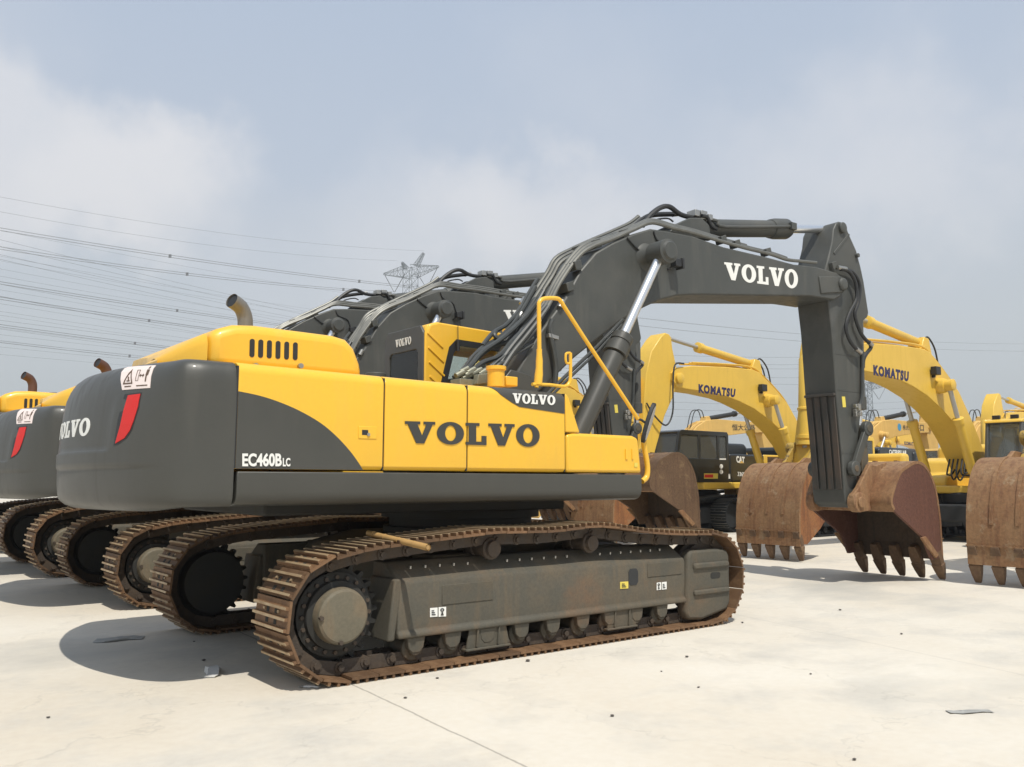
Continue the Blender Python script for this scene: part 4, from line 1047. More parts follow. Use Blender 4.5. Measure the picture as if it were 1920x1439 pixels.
# hand rail
HY = -1.44
m = MB(); m.tube([onY(*p, HY) for p in [(1006, 727), (1011, 690), (1011, 640), (1010.5, 580), (1012, 566), (1022, 560), (1044, 560), (1052, 566), (1060, 579), (1100, 641), (1150, 716), (1196, 786)]], .021, 12, 3)
m.tube([onY(*p, HY) for p in [(1008.5, 722), (1011, 690), (1011, 655)]], [.040, .034, .027], 12, 3)
m.tube([onY(*p, HY) for p in [(998, 721), (1030, 722), (1058, 725), (1067, 719), (1069.5, 705), (1069.5, 662)]], .017, 10, 3)
m.tube([onY(*p, HY) for p in [(1069, 662), (1062, 663), (1060.5, 668), (1061, 678), (1064, 682), (1069, 681)]], .012, 8, 3)
rail = m.build('hand_rail', M['yellow'], V)
m = MB(); m.tube([onY(*p, -1.38) for p in [(1206, 812), (1208, 838), (1212, 862), (1214, 880), (1212, 895), (1204, 903)]], .030, 12, 4); m.build('grab_rail', M['yellow'], V)
m = MB(); c0 = onY(1216, 793, -1.50); vs = []
n = 24; U = Vector((.075, -.02, .21)); Wv = Vector((.055, .035, -.02)); Nn = U.cross(Wv).normalized()*.02
ring0 = [c0+U*math.sin(2*math.pi*i/n)+Wv*math.cos(2*math.pi*i/n) for i in range(n)]
m.add([p-Nn for p in ring0]+[p+Nn for p in ring0], [tuple(range(n-1, -1, -1)), tuple(range(n, 2*n))]+[(i, (i+1) % n, (i+1) % n+n, i+n) for i in range(n)])
mir = m.build('mirror', M['rubber'], V, bevel=.006)
m = MB(); r1 = [c0+(p-c0)*.86 for p in ring0]; m.add([p-Nn*1.15 for p in r1], [tuple(range(n))]); m.add([p+Nn*1.15 for p in r1], [tuple(range(n))]); m.build('mirror_glass', M['mirror'], mir)
m = MB(); m.tube([onY(1196, 786, HY), onY(1203, 788, -1.46), c0+U*-.1], .014, 8, 1); m.build('mirror_stay', M['rubber'], mir)

# ------------------------------------------------------------------ the rest of that row: copies of the same machine
FOOT = Vector((.5, 0, 2.5))
def pose(root, ang, dx=0, dz=0):
    Mx = Matrix.Translation(FOOT+Vector((dx, 0, dz))) @ Matrix.Rotation(-ang, 4, 'Y') @ Matrix.Translation(-FOOT)
    for c in root.children:
        if c.name.split('.')[0] in CHAIN: c.matrix_local = c.matrix_local @ Mx
bpy.context.view_layer.update()
ROW = []
for i, (loc, ang, dx, lab) in enumerate((
        ((.05, 4.90, 0), .036, .07, 'yellow and dark grey excavator parked just behind the one with the wooden pole'),
        ((.10, 9.35, 0), .05, .1, 'yellow and dark grey excavator third along the row, rusty exhaust rising over its grey counterweight'),
        ((.2, 14.7, 0), .03, .0, 'yellow and dark grey excavator farthest along the row, barely showing behind the other counterweights'))):
    c = copy_tree(V); c.location = loc; c.scale = (1.08,)*3 if i == 1 else (1, 1, 1)
    tag(c, lab, 'excavator', 'yellow and grey excavators parked in a row'); ROW.append(c)
    bpy.context.view_layer.update()
    pose(c, ang, dx)
    for ch in c.children:
        if ch.name.startswith('exhaust_pipe'):
            ch.data = ch.data.copy(); ch.data.materials[0] = M['exhaustrust']
        if ch.name.startswith('bucket') and ch.data and len(ch.data.materials) == 3:
            ch.data = ch.data.copy(); ch.data.materials[0] = M['rustbrown']; ch.data.materials[1] = M['rustbrown']

# ------------------------------------------------------------------ other makes of excavator, one builder with proportions per kind
def machine(name, loc, rz, label, group, S):
    root = empty(name, loc, rz); tag(root, label, 'excavator', group)
    body, boomc, under, cwc, cabc, hoodc = S['mats']
    for s in (-1, 1):
        yc = s*S.get('gauge', 1.37)
        top = [(-1.9, 1.0), (-.8, 1.06), (.4, 1.07), (1.2, 1.0), (1.7, .97)]
        build_track(root, yc, -2.2, 2.17, .50, .465, top, 48, .60, under, under, False)
        f = MB(); f.xprism([(yc+s*.24, .27), (yc+s*.24, .62), (yc+s*.18, .74), (yc-s*.1, .84), (yc-s*.22, .80), (yc-s*.22, .27)], -1.7, 1.8)
        fr = f.build('track_frame', under, root, bevel=.02)
        g = MB()
        for x in (-2.2, 2.17): g.lathe((x, yc-.16, .5), (0, 1, 0), [(0, .36), (.03, .40), (.29, .40), (.32, .36)], 28); g.cut()
        g.lathe((-2.2, yc, .5), (0, s, 0), [(0, .3), (.1, .28), (.12, .2), (.22, .19)], 28); g.build('track_wheel', under, fr)
        for x in (-1.4, -.9, -.4, .1, .6, 1.1, 1.6): g = MB(); g.lathe((x, yc-.17, .18), (0, 1, 0), [(0, .09), (.34, .09)], 12); g.build('track_roller', under, fr)
    m = MB(); m.box(-1.2, 1.2, -1.0, 1.0, .5, .95); m.lathe((0, 0, .95), (0, 0, 1), [(0, .8), (.3, .8)], 32); m.build('car_body', under, root, bevel=.05)
    zb, zd = S.get('zb', 1.22), S.get('zd', 1.48)
    w = S.get('w', 1.45); xr_, xf_ = S['xr'], S['xf']
    m = MB(); m.box(xr_+.5, xf_, -w, w, zb, zd); m.build('upper_frame', S.get('frame', body), root, bevel=.04)
    m = MB(); pl = []
    for k in range(13):
        a = -w+2*w*k/12; pl.append((xr_+.35*(abs(a)/w)**3, a))
    pl = [(xr_+.75, -w)]+pl+[(xr_+.75, w)]
    m.zprism(pl, zb-.05, S['zh']-.12); m.build('counterweight', cwc, root, bevel=.12, seg=3)
    # hood, side doors
    hx = S['hood']
    m = MB(); m.prism([(hx[0], zd), (hx[0]+.04, S['zh']-.10), (hx[0]+.18, S['zh']), (hx[1]-.25, S['zh']), (hx[1]-.08, S['zh']-.08), (hx[1], zd)], -w+.05, S.get('hood_y', .35)); m.build('engine_hood', hoodc, root, bevel=.07, seg=3)
    lt = MB(); lt.box(xr_+.78, S['cab'][0]-.04, .36, w, zd, S.get('zside', 2.15)); ls = lt.build('side_door', S.get('side', body), root, bevel=.05)
    if S.get('box'):
        x0, x1, z1 = S['box']; m = MB(); m.prism([(x0, zd-.2), (x0, z1), (x1-.5, z1), (x1-.12, z1-.10), (x1, z1-.45), (x1+.35, z1-.50), (x1+.45, z1-.62), (x1+.45, zb), (x0, zb)], -w, -.52); m.build('storage_box', body, root, bevel=.07, seg=3)
    # cab: frame with windows all round
    x0, x1, y0, y1, zt = S['cab']
    c = MB(); pw = .07; zw = zd+S.get('sill', .55)
    A = [(x0, zd), (x0, zt-.08), (x0+.06, zt), (x1-.30, zt), (x1-.18, zt-.05), (x1, zd+.6), (x1, zd)]
    B = [(x0+.10, zd+S.get('wz', .25)), (x0+.10, zt-.18), (x0+.14, zt-.14), (x1-.36, zt-.14), (x1-.26, zt-.18), (x1-.09, zd+.62), (x1-.09, zd+S.get('wz', .25))]
    for ya, yb in ((y0, y0+pw), (y1-pw, y1)): ring_plate(c, A, B, ya, yb)
    c.prism([(x0, zt-.10), (x0+.06, zt), (x1-.30, zt), (x1-.18, zt-.05), (x1-.2, zt-.1)], y0+pw, y1-pw)
    c.box(x0, x0+.06, y0+pw, y1-pw, zd, zd+.9); c.box(x1-.08, x1-.01, y0+pw, y1-pw, zd, zd+.35)
    for tm in S.get('mull', (.42,)):
        xm = lerp(x0, x1, tm)
        for ya in (y0+.004, y1-pw+.004): c.box(xm-.06, xm+.06, ya, ya+pw-.008, zd+.2, zt-.12)
    cab = c.build('cab', cabc, root, bevel=.02)
    if S.get('roof'):
        g = MB(); g.prism([(x0-.02, zt-.07), (x0-.01, zt+.01), (x0+.06, zt+.04), (x1-.34, zt+.04), (x1-.16, zt-.02), (x1-.14, zt-.07)], y0-.015, y1+.015); g.build('cab_roof', body, cab, bevel=.015)
    g = MB()
    for y in (y0+.03, y1-.035): g.prism(B, y, y+.006); g.cut()
    g.build('side_window', M['dustglass'], cab)
    g = MB(); g.obox(((x1-.14), (y0+y1)/2, (zd+.35+zt)/2-.03), (.003, 0, 0), (0, (y1-y0)/2-pw, 0), (-.085, 0, (zt-zd-.5)/2)); g.build('windscreen', M['dustglass'], cab)
    g = MB(); g.box(x0+.01, x0+.016, y0+pw, y1-pw, zd+.9, zt-.1); g.build('rear_window', M['dustglass'], cab)
    g = MB(); xs = lerp(x0, x1, .42); g.box(xs-.22, xs+.22, (y0+y1)/2-.24, (y0+y1)/2+.24, zd+.3, zd+.5); g.obox((xs-.22, (y0+y1)/2, zd+.85), (.07, 0, 0), (0, .23, 0), (-.05, 0, .42)); g.build('operator_seat', M['seat'], cab, bevel=.05)
    if S.get('lights'):
        g = MB()
        for t in (.25, .75): g.obox((x1-.32, lerp(y0, y1, t), zt+.07), (.04, 0, 0), (0, .09, 0), (0, 0, .055)); g.cut()
        g.build('roof_light', M['rubber'], cab, bevel=.01)
        g = MB(); g.tube([(x0+.2, y1-.05, zt), (x0+.25, y1-.05, zt+.05), (x1-.4, y1-.05, zt+.04), (x1-.35, y1-.05, zt)], .012, 6, 2); g.build('roof_rail', cabc, cab)
    # boom
    bw = S.get('bw', .33)
    m = MB(); m.prism(S['boom'], -bw, bw); bo = m.build('boom', boomc, root, bevel=.02)
    rp, ft, fr_ = S['bcyl']
    m = MB(); m.lathe((rp[0], -bw-.38, rp[1]), (0, 1, 0), [(0, .10), (.02, .14), (.2, .14), (.21, .17), (.38, .20), (2*bw+.38, .20), (2*bw+.55, .17), (2*bw+.56, .14), (2*bw+.74, .14), (2*bw+.76, .10)], 22); m.cut()
    ap = S['apin']; m.lathe((ap[0], -bw-.09, ap[1]), (0, 1, 0), [(0, .10), (.02, .14), (2*bw+.16, .14), (2*bw+.18, .10)], 20); m.build('boom_pin', boomc, bo)
    for s in (-1, 1):
        y = s*(bw+.24); a = Vector((rp[0], y, rp[1])); e = Vector((ft[0], y, ft[1])); d = (e-a).normalized(); L = (e-a).length
        m = MB(); m.lathe(a+d*L*fr_, d, [(0, .10), (.02, .135), (.16, .135), (.17, .11), (L*(1-fr_)-.1, .11), (L*(1-fr_), .07)], 22); cy = m.build('boom_cylinder', boomc, root)
        m = MB(); m.cyl(a+d*.1, a+d*(L*fr_+.03), .055, seg=18); m.build('cylinder_rod', M['rod'], cy)
    a, b_, e = [Vector((p[0], 0, p[1])) for p in S['acyl']]; d = (e-a).normalized(); L = (e-a).length; Lb = (b_-a).length
    m = MB(); m.lathe(a, d, [(-.05, .08), (0, .115), (Lb-.2, .115), (Lb-.19, .145), (Lb-.02, .145), (Lb, .10)], 22); cy = m.build('arm_cylinder', S.get('acylmat', boomc), root)
    m = MB(); m.cyl(a+d*(Lb-.05), e, .055, seg=16); m.build('cylinder_rod', M['rod'], cy)
    m = MB(); q = d.cross(Vector((0, 1, 0)))
    if q.z < 0: q = -q
    m.prism([((a-d*.25).x, (a-d*.25).z-.32), ((a-d*.12).x, (a-d*.12).z+.13), ((a+d*.12).x, (a+d*.12).z+.13), ((a+d*.35).x, (a+d*.35).z-.30)], -.19, .19); m.build('cylinder_bracket', boomc, bo, bevel=.02)
    m = MB(); aw = S.get('aw', .26); m.prism(S['arm'], -aw, aw); ar = m.build('arm', boomc, root, bevel=.02)
    if S.get('kcyl'):
        a, e = [Vector((p[0], 0, p[1])) for p in S['kcyl']]; d = (e-a).normalized(); L = (e-a).length
        m = MB(); m.lathe(a, d, [(-.1, .08), (0, .15), (L*.55, .15), (L*.56, .175), (L*.58, .175), (L*.585, .155), (L*.86, .155), (L*.865, .185), (L*.90, .185), (L*.905, .16), (L*.93, .16), (L*.935, .19), (L*.97, .19), (L*.975, .12)], 26); cy = m.build('bucket_cylinder', boomc, root)
        m = MB(); m.cyl(a+d*L*.7, e, .065, seg=16); m.build('cylinder_rod', M['rod'], cy)
        lk = S['linkmat']; rk, bl = S['link']
        for y in (-.36, .36):
            m = MB()
            for P0, P1 in ((Vector((rk[0], y, rk[1])), Vector((e.x, y, e.z))), (Vector((e.x, y*.72, e.z)), Vector((bl[0], y*.72, bl[1])))):
                t = (P1-P0)/2; k = Vector((t.z, 0, -t.x)).normalized(); m.obox((P0+P1)/2, t, (0, .035, 0), k*.085)
                for p in (P0, P1): m.lathe(p-Vector((0, .06, 0)), (0, 1, 0), [(0, .10), (.01, .12), (.11, .12), (.12, .10)], 16)
            m.build('bucket_link', lk, root, bevel=.01)
    if S.get('bucket'):
        Q = S['bucket']; bucket(root, Q['S'], Q['B'], Q['y'][0], Q['y'][1], Q['t'], Q['mats'], Q.get('ears'))
    # pipes along the boom's back, hoses at the foot
    if S.get('pipes'):
        m = MB()
        for y in (-.22, -.12, .12, .22): m.tube([(x, y, z+.05) for x, z in S['pipes']], .022, 6, 4); m.cut()
        m.build('steel_pipe', S.get('pipemat', boomc), bo)
    if S.get('hoses'):
        m = MB()
        for k, P in enumerate(S['hoses']): m.tube(P, .022, 8, 5); m.cut()
        m.build('hydraulic_hose', M['rubber'], root)
    if S.get('lamp'):
        m = MB(); lx, lz = S['lamp']; m.obox((lx, bw+.10, lz), (.12, 0, .0), (0, .07, 0), (0, 0, .10)); m.obox((lx, bw+.04, lz-.12), (.03, 0, 0), (0, .04, 0), (0, 0, .04)); m.build('work_light', M['rubber'], bo, bevel=.01)
    return root, dict(cab=cab, boom=bo, side=ls)

KX, KY = 18.3, 2.6
def kl(pts): return [(KX-x, z) for x, z in pts]
kboom = [(5.72, 4.60), (4.3, 4.69), (3.06, 4.72), (2.75, 4.66), (2.46, 4.49), (1.95, 4.20), (1.34, 3.78), (.65, 3.02), (.06, 2.22), (-.06, 1.98), (-.02, 1.72), (.2, 1.62), (.52, 1.74), (.87, 2.12), (1.30, 2.60), (1.75, 2.98), (2.35, 3.30), (3.05, 3.58), (3.7, 3.75), (4.3, 3.86), (5.2, 3.93), (6.0, 3.95), (6.35, 4.0), (6.52, 4.15), (6.52, 4.35), (6.35, 4.5)]
karm = [(6.55, 5.38), (6.70, 5.40), (6.88, 5.26), (7.24, 4.85), (7.44, 4.27), (7.52, 3.7), (7.58, 3.0), (7.86, 1.9), (7.98, 1.40), (7.88, 1.22), (7.70, 1.24), (7.2, 2.2), (6.78, 3.2), (6.42, 3.75), (6.25, 4.15), (6.30, 4.6), (6.42, 5.0), (6.46, 5.3)]
kbS = [(7.72, 1.36), (7.85, 1.62), (8.10, 1.80), (8.40, 1.87), (8.68, 1.80), (8.92, 1.58), (9.08, 1.22), (9.14, .80), (9.14, .34), (8.92, .33), (8.45, .62), (7.98, 1.02)]
kbB = [(7.86, 1.12), (7.70, 1.36), (7.85, 1.64), (8.10, 1.82), (8.40, 1.89), (8.69, 1.82), (8.93, 1.60), (9.09, 1.23), (9.16, .80), (9.16, .30)]
KS = dict(mats=(M['kyellow'], M['kyellow'], M['kdark'], M['kyellow'], M['cabgrey'], M['kyellow']), roof=True, xr=-3.9, xf=.75, zh=2.55, hood=(-2.8, -.9),
          cab=(-.75, 1.15, .75, 1.60, 3.05), box=(-1.3, .05, 2.18), boom=kboom, bcyl=((2.43, 3.86), (1.40, 1.70), .36), apin=(6.28, 4.22), zd=1.42, wz=.40,
          acyl=((2.62, 4.93), (5.12, 5.20), (6.52, 5.36)), arm=karm, kcyl=((7.60, 4.1), (7.74, 2.22)), linkmat=M['klink'], link=((7.45, 1.66), (8.2, 1.75)),
          bucket=dict(S=kbS, B=kbB, y=(-.72, .72), t=((9.10, .36), (9.02, 0.02)), mats=(M['rust'], M['rusttan'], M['rustbrown']), ears=([(7.68, 1.25), (7.70, 1.42), (8.05, 1.98), (8.3, 2.0), (8.6, 1.84), (8.0, 1.2)], (7.86, 1.32), .14, (-.34, .34))),
          pipes=[(.2, 2.45), (.7, 3.12), (1.35, 3.86), (1.95, 4.28), (2.5, 4.58), (3.0, 4.76), (4.2, 4.74), (5.6, 4.66)], lamp=(2.75, 4.20), lights=True,
          hoses=[[(.45, y, 2.0), (.75, y*1.2, 1.72), (1.0, y*1.1, 1.50+abs(y)), (1.15, y*.9, 1.75), (1.0, y*.8, 2.1)] for y in (-.2, -.08, .06, .19, .28)]
                + [[(2.6, y, 4.95), (2.35, y, 5.12), (2.0, y, 4.85), (1.85, y, 4.35)] for y in (-.08, .08)]
                + [[(6.1, .36, 4.62), (6.5, .40, 4.55), (6.62, .42, 4.0), (6.65, .42, 3.3), (6.9, .40, 2.95), (7.3, .36, 3.2), (7.5, .30, 3.5)]])
kg = 'yellow excavators facing the yellow and grey row'
K2, kp = machine('excavator', (KX, KY, 0), math.pi, 'yellow excavator with dark blue boom lettering and two lights on its cab roof', kg, KS)
def klet(px, Y=KY-.33):
    q = [onY(p[0], p[1], Y) for p in px]
    return quad_fn(*[(KX-a.x, -(a.y-KY)+.0, a.z) for a in q], (0, 1, 0))
place_sheet(font_word('KOMATSU', .062, 0, 1.24), klet(((1637, 684), (1704, 697), (1703, 716), (1638, 704))), 'lettering', M['letterblue'], kp['boom'])
dg = None
KG = []
for loc, lab in (((KX, KY+4.95, 0), 'yellow excavator with dark blue boom lettering, its bent arm standing behind the yellow handrail'),
                 ((KX-1.0, KY-4.95, 0), 'yellow excavator cut off by the photo edge, only its rusty bucket in view')):
    c = copy_tree(K2); c.location = loc; tag(c, lab, 'excavator', kg); KG.append(c)

# black and yellow machine beside them
CS = dict(mats=(M['black'], M['korange'], M['kdark'], M['black'], M['black'], M['black']), frame=M['kyellow'], side=M['black'], xr=-3.6, xf=1.3, zh=2.80, zb=1.28, zd=1.50, zside=2.38, hood=(-2.5, -.12), w=1.5,
          cab=(.05, 2.55, .50, 1.5, 3.06), sill=.7, wz=.72, mull=(.56, .20), boom=[(p[0], p[1]) for p in kboom], bcyl=KS['bcyl'], apin=KS['apin'], acyl=KS['acyl'], acylmat=M['kdark'], arm=karm, bw=.33)
boomlow = [(.0, 1.55), (.1, 1.8), (1.2, 2.1), (2.4, 2.28), (4.2, 2.3), (6.3, 2.15), (6.45, 1.95), (6.3, 1.75), (4.4, 1.7), (2.6, 1.65), (1.5, 1.55), (.7, 1.5), (.3, 1.45)]
CS.update(boom=boomlow, bcyl=((2.6, 1.95), (1.3, 1.45), .4), apin=(6.25, 1.95), acyl=((2.9, 2.42), (4.8, 2.5), (6.6, 2.5)), arm=[(6.5, 2.6), (6.8, 2.5), (7.1, 2.1), (7.1, 1.6), (7.0, .7), (6.8, .5), (6.6, .7), (6.3, 1.5), (6.1, 1.9), (6.3, 2.4)])
CX, CY = 16.8, 10.8
C1, cp = machine('excavator', (CX, CY, 0), math.pi, 'black and yellow excavator with a tall black cab and a brown hood grille', None, CS)
def clet(px, Y): 
    q = [onY(p[0], p[1], Y) for p in px]; return quad_fn(*[(CX-a.x, -(a.y-CY), a.z) for a in q], (0, 1, 0))
YS = CY-1.5-.004
place_sheet(font_word('CAT', .05), clet(((1380, 855), (1396, 857), (1396, 869), (1381, 868)), YS), 'lettering', M['white'], cp['side'])
place_sheet(poly_bm([(0, 0), (1, 0), (.5, 1)]), clet(((1386, 864), (1395, 864), (1395, 869), (1386, 869)), YS-.006), 'lettering_triangle', M['korange'], cp['side'])
place_sheet(font_word('336D', .02), clet(((1383, 885), (1398, 886), (1398, 894), (1383, 893)), YS), 'lettering', M['white'], cp['side'])
gm = MB(); x0, z0 = CX-onY(1411, 0, CY-1.5).x, onY(1411, 873, CY-1.5).z; x1 = CX-onY(1450, 0, CY-1.5).x; z1 = onY(1411, 856, CY-1.5).z
gm.box(x1-.35, x0+.20, 1.46, 1.507, 1.55, 2.39); gq = gm.build('hood_panel', M['kyellow'], cp['side'], bevel=.03)
gm = MB(); gm.box(x1, x0, 1.48, 1.511, z0, z1)
for k in range(7): gm.box(x1+.02, x0-.02, 1.505, 1.517, lerp(z0, z1, (k+.2)/7), lerp(z0, z1, (k+.7)/7))
gm.build('hood_grille', M['grille'], cp['side'])
def rect_decal(px0, py0, px1, py1, mat, dep=0, name='decal'):
    return place_sheet(poly_bm([(0, 0), (1, 0), (1, 1), (0, 1)]), clet(((px0, py0), (px1, py0), (px1, py1), (px0, py1)), YS-dep), name, M[mat], cp['side'])
rect_decal(1320, 888, 1346, 898, 'decalyellow'); rect_decal(1321, 890, 1337, 896, 'red', .006); rect_decal(1366, 889, 1369, 898, 'white'); rect_decal(1349, 860, 1361, 862.5, 'white')
for yy in (875, 885):
    n = 16; place_sheet(poly_bm([(.5+.5*math.cos(2*math.pi*i/n), .5+.5*math.sin(2*math.pi*i/n)) for i in range(n)]), clet(((1349, yy-4.5), (1355.5, yy-4.5), (1355.5, yy+4.5), (1349, yy+4.5)), YS), 'decal', M['white'], cp['side'])

# the dark-hooded machine farther back
DS = dict(CS); DS.update(mull=(.42,), zd=1.5, mats=(M['kyellow'], M['korange'], M['kdark'], M['black'], M['kyellow'], M['black']), side=M['kyellow'], zh=2.85, zside=2.10, hood=(-3.3, -.2), hood_y=1.42, cab=(.1, 1.9, .5, 1.45, 3.2), sill=.55, wz=.3)
c0 = atD(1690, 855, 33.5)
D1, dp = machine('excavator', (c0.x-1.6, c0.y+1.6, 0), math.pi, 'yellow excavator with a long black hood bearing white lettering, behind the bucket', None, DS)
mb = MB()
place_sheet(font_word('CATERPILLAR', .03, 0, 1.1), quad_fn((-1.0, 1.43, 2.76), (-2.35, 1.43, 2.76), (-2.35, 1.43, 2.58), (-1.0, 1.43, 2.58), (0, 1, 0)), 'lettering', M['white'], D1)
vm = MB()
for i in range(10):
    for j in range(2): vm.box(-.9+.14*i-.0, -.82+.14*i, 1.40, 1.428, 2.22+.13*j, 2.31+.13*j)
vm.build('hood_vents', M['rubber'], D1)

# orange-yellow machines in the back row, facing the other way
XB = [(7.9, 4.56), (6.0, 4.54), (4.2, 4.56), (3.2, 4.46), (2.5, 4.12), (1.2, 2.9), (.2, 2.1), (0, 1.8), (.3, 1.55), (.7, 1.7), (1.9, 2.7), (2.8, 3.40), (4.5, 3.74), (6.5, 3.96), (7.9, 4.05), (8.15, 4.15), (8.15, 4.4)]
XA = [(8.15, 5.35), (8.4, 5.4), (8.75, 4.9), (8.95, 4.1), (8.85, 3.0), (8.7, 1.5), (8.5, 1.3), (8.3, 1.5), (8.0, 2.8), (7.75, 3.8), (7.8, 4.3), (8.0, 4.8)]
XS = dict(mats=(M['korange'], M['korange'], M['kdark'], M['korange'], M['korange'], M['black']), xr=-3.4, xf=1.3, zh=2.4, hood=(-2.8, -.9), cab=(.1, 1.9, .5, 1.4, 3.05), boom=XB,
          bcyl=((3.0, 3.75), (1.5, 1.7), .42), apin=(7.95, 4.30), acyl=((3.5, 4.55), (5.9, 5.05), (8.22, 5.30)), acylmat=M['kdark'], arm=XA, bw=.30,
          pipes=[(.3, 2.3), (1.2, 3.05), (2.5, 4.12), (3.2, 4.36), (4.2, 4.42)], bucket=dict(KS['bucket'], S=[(x+.6, z) for x, z in kbS], B=[(x+.6, z) for x, z in kbB], t=((9.70, .36), (9.62, .02)), ears=None),
          hoses=[[(3.3, y, 4.6), (3.1, y, 4.95), (2.6, y, 4.85), (2.3, y, 4.1)] for y in (-.1, .1)])
xg = 'orange-yellow excavators in the back row'
p0 = atD(1310, 815, 41.5)
X1, xp = machine('excavator', (p0.x-3.0, p0.y, 0), 0, 'faded orange-yellow excavator with black characters on its boom, above the black cab', xg, XS)
XT = ((4.7, -.304, 4.22), (6.6, -.304, 4.18), (6.6, -.304, 3.82), (4.7, -.304, 3.78))
place_sheet(font_word('恒大公路', .01), quad_fn((5.2, -.304, 4.36), (7.1, -.304, 4.42), (7.1, -.304, 4.12), (5.2, -.304, 4.04), (0, -1, 0)), 'lettering', M['letterblack'], xp['boom'])
p1 = atD(1640, 812, 41.5)
X2, xp2 = machine('excavator', (p1.x-3.0, p1.y, 0), 0, 'faded orange-yellow excavator with a blue emblem and characters on its boom', xg, XS)
place_sheet(font_word('株式会社', .0), quad_fn((5.15, -.304, 4.34), (6.35, -.304, 4.36), (6.35, -.304, 4.12), (5.15, -.304, 4.08), (0, -1, 0)), 'lettering', M['letterblack'], xp2['boom'])
place_sheet(font_word('谷口', .02), quad_fn((6.4, -.304, 4.44), (7.3, -.304, 4.46), (7.3, -.304, 4.10), (6.4, -.304, 4.06), (0, -1, 0)), 'lettering', M['letterblack'], xp2['boom'])
n = 14; place_sheet(poly_bm([(.5+.5*math.cos(2*math.pi*i/n), .5+.5*math.sin(2*math.pi*i/n)) for i in range(n)]), quad_fn((4.65, -.304, 4.40), (5.0, -.304, 4.40), (5.0, -.304, 4.02), (4.65, -.304, 4.02), (0, -1, 0)), 'emblem', plain('blue_emblem', (.05, .28, .50), .5), xp2['boom'])
p2 = atD(1838, 800, 41.5)
c = copy_tree(X1); c.location = (p2.x-3.4, p2.y, 0); tag(c, 'faded orange-yellow excavator with its black cylinder showing over the cab roof lights', 'excavator', xg)
for ch in list(c.children):
    for g_ in list(ch.children):
        if g_.name.startswith('lettering'): bpy.data.objects.remove(g_)
for px_, py_, D_, lab_ in ((1485, 815, 49, 'orange-yellow excavator crowded in behind the brown grille hood'), (1790, 812, 50, 'orange-yellow excavator between the curved yellow boom and the cab with roof lights')):
    q = atD(px_, py_, D_); c = copy_tree(X1); c.location = (q.x-3.0, q.y, 0); tag(c, lab_, 'excavator', xg)
    for ch in list(c.children):
        for g_ in list(ch.children):
            if g_.name.startswith('lettering'): bpy.data.objects.remove(g_)
# two more yellow ones seen through the gaps
q = atD(1735, 830, 58)
c = copy_tree(K2); c.location = (q.x+2, q.y, 0); tag(c, 'distant yellow excavator glimpsed between the orange-yellow arm and the curved yellow boom', 'excavator', 'yellow excavators far behind')
q = atD(1930, 815, 40)
c = copy_tree(K2); c.location = (q.x+3, q.y, 0); tag(c, 'distant yellow excavator with blue lettering seen through the grey cab window', 'excavator', 'yellow excavators far behind')
q = atD(1075, 740, 30)
c = copy_tree(K2); c.location = (q.x+2.5, q.y, 0); tag(c, 'distant yellow excavator seen under the dark boom between the grey cylinder and arm', 'excavator', 'yellow excavators far behind')
q = atD(1640, 800, 52)
c = copy_tree(K2); c.location = (q.x+3, q.y, 0); tag(c, 'distant yellow excavator standing behind the blue emblem boom', 'excavator', 'yellow excavators far behind')

# ------------------------------------------------------------------ ground, small things lying about
m = MB(); m.add([(-600, -600, 0), (900, -600, 0), (900, 900, 0), (-600, 900, 0)], [(0, 1, 2, 3)])
g = m.build('ground', M['concrete'], None, smooth=False); tag(g, 'pale dusty concrete yard', kind='structure')
def far_trees():
    rnd = random.Random(3); mb = MB()
    for i in range(900):
        a = R(rnd.uniform(-20, 130)); d = rnd.uniform(330, 420); p = CAM+Vector((math.cos(a)*d, math.sin(a)*d, 0)); h = rnd.uniform(3, 8)
        for k in range(6):
            c = Vector((p.x+rnd.uniform(-3, 3), p.y+rnd.uniform(-3, 3), rnd.uniform(.3, 1)*h*.8)); r = rnd.uniform(1.0, 2.4)
            vs = [c+Vector((rnd.uniform(-1, 1), rnd.uniform(-1, 1), rnd.uniform(-.8, .9))).normalized()*r for _ in range(7)]
            mb.add(vs, [(0, 1, 2), (1, 2, 3), (2, 3, 4), (3, 4, 5), (4, 5, 6), (5, 6, 0), (6, 0, 2)])
    o = mb.build('treeline', plain('far_foliage', (.055, .075, .04), .9, 0, .4, .3), None, smooth=False); tag(o, 'far line of green trees along the horizon', kind='stuff')
far_trees()
a = onY(803, 1027, -1.98); b = onY(690, 1000, -1.20); pass
m = MB(); d = (b-a); m.cyl(a, a+d*1.0, .026, .023, 12, caps=False); m.cyl(a+d*.004, a+d*.99, .019, .018, 10)
for t in (.22, .47, .7, .9): m.cyl(a+d*(t-.004), a+d*(t+.004), .028, seg=12)
o = m.build('wooden_pole', M['pole']); tag(o, 'yellowish bamboo pole lying across the top of the rusty track', 'pole')
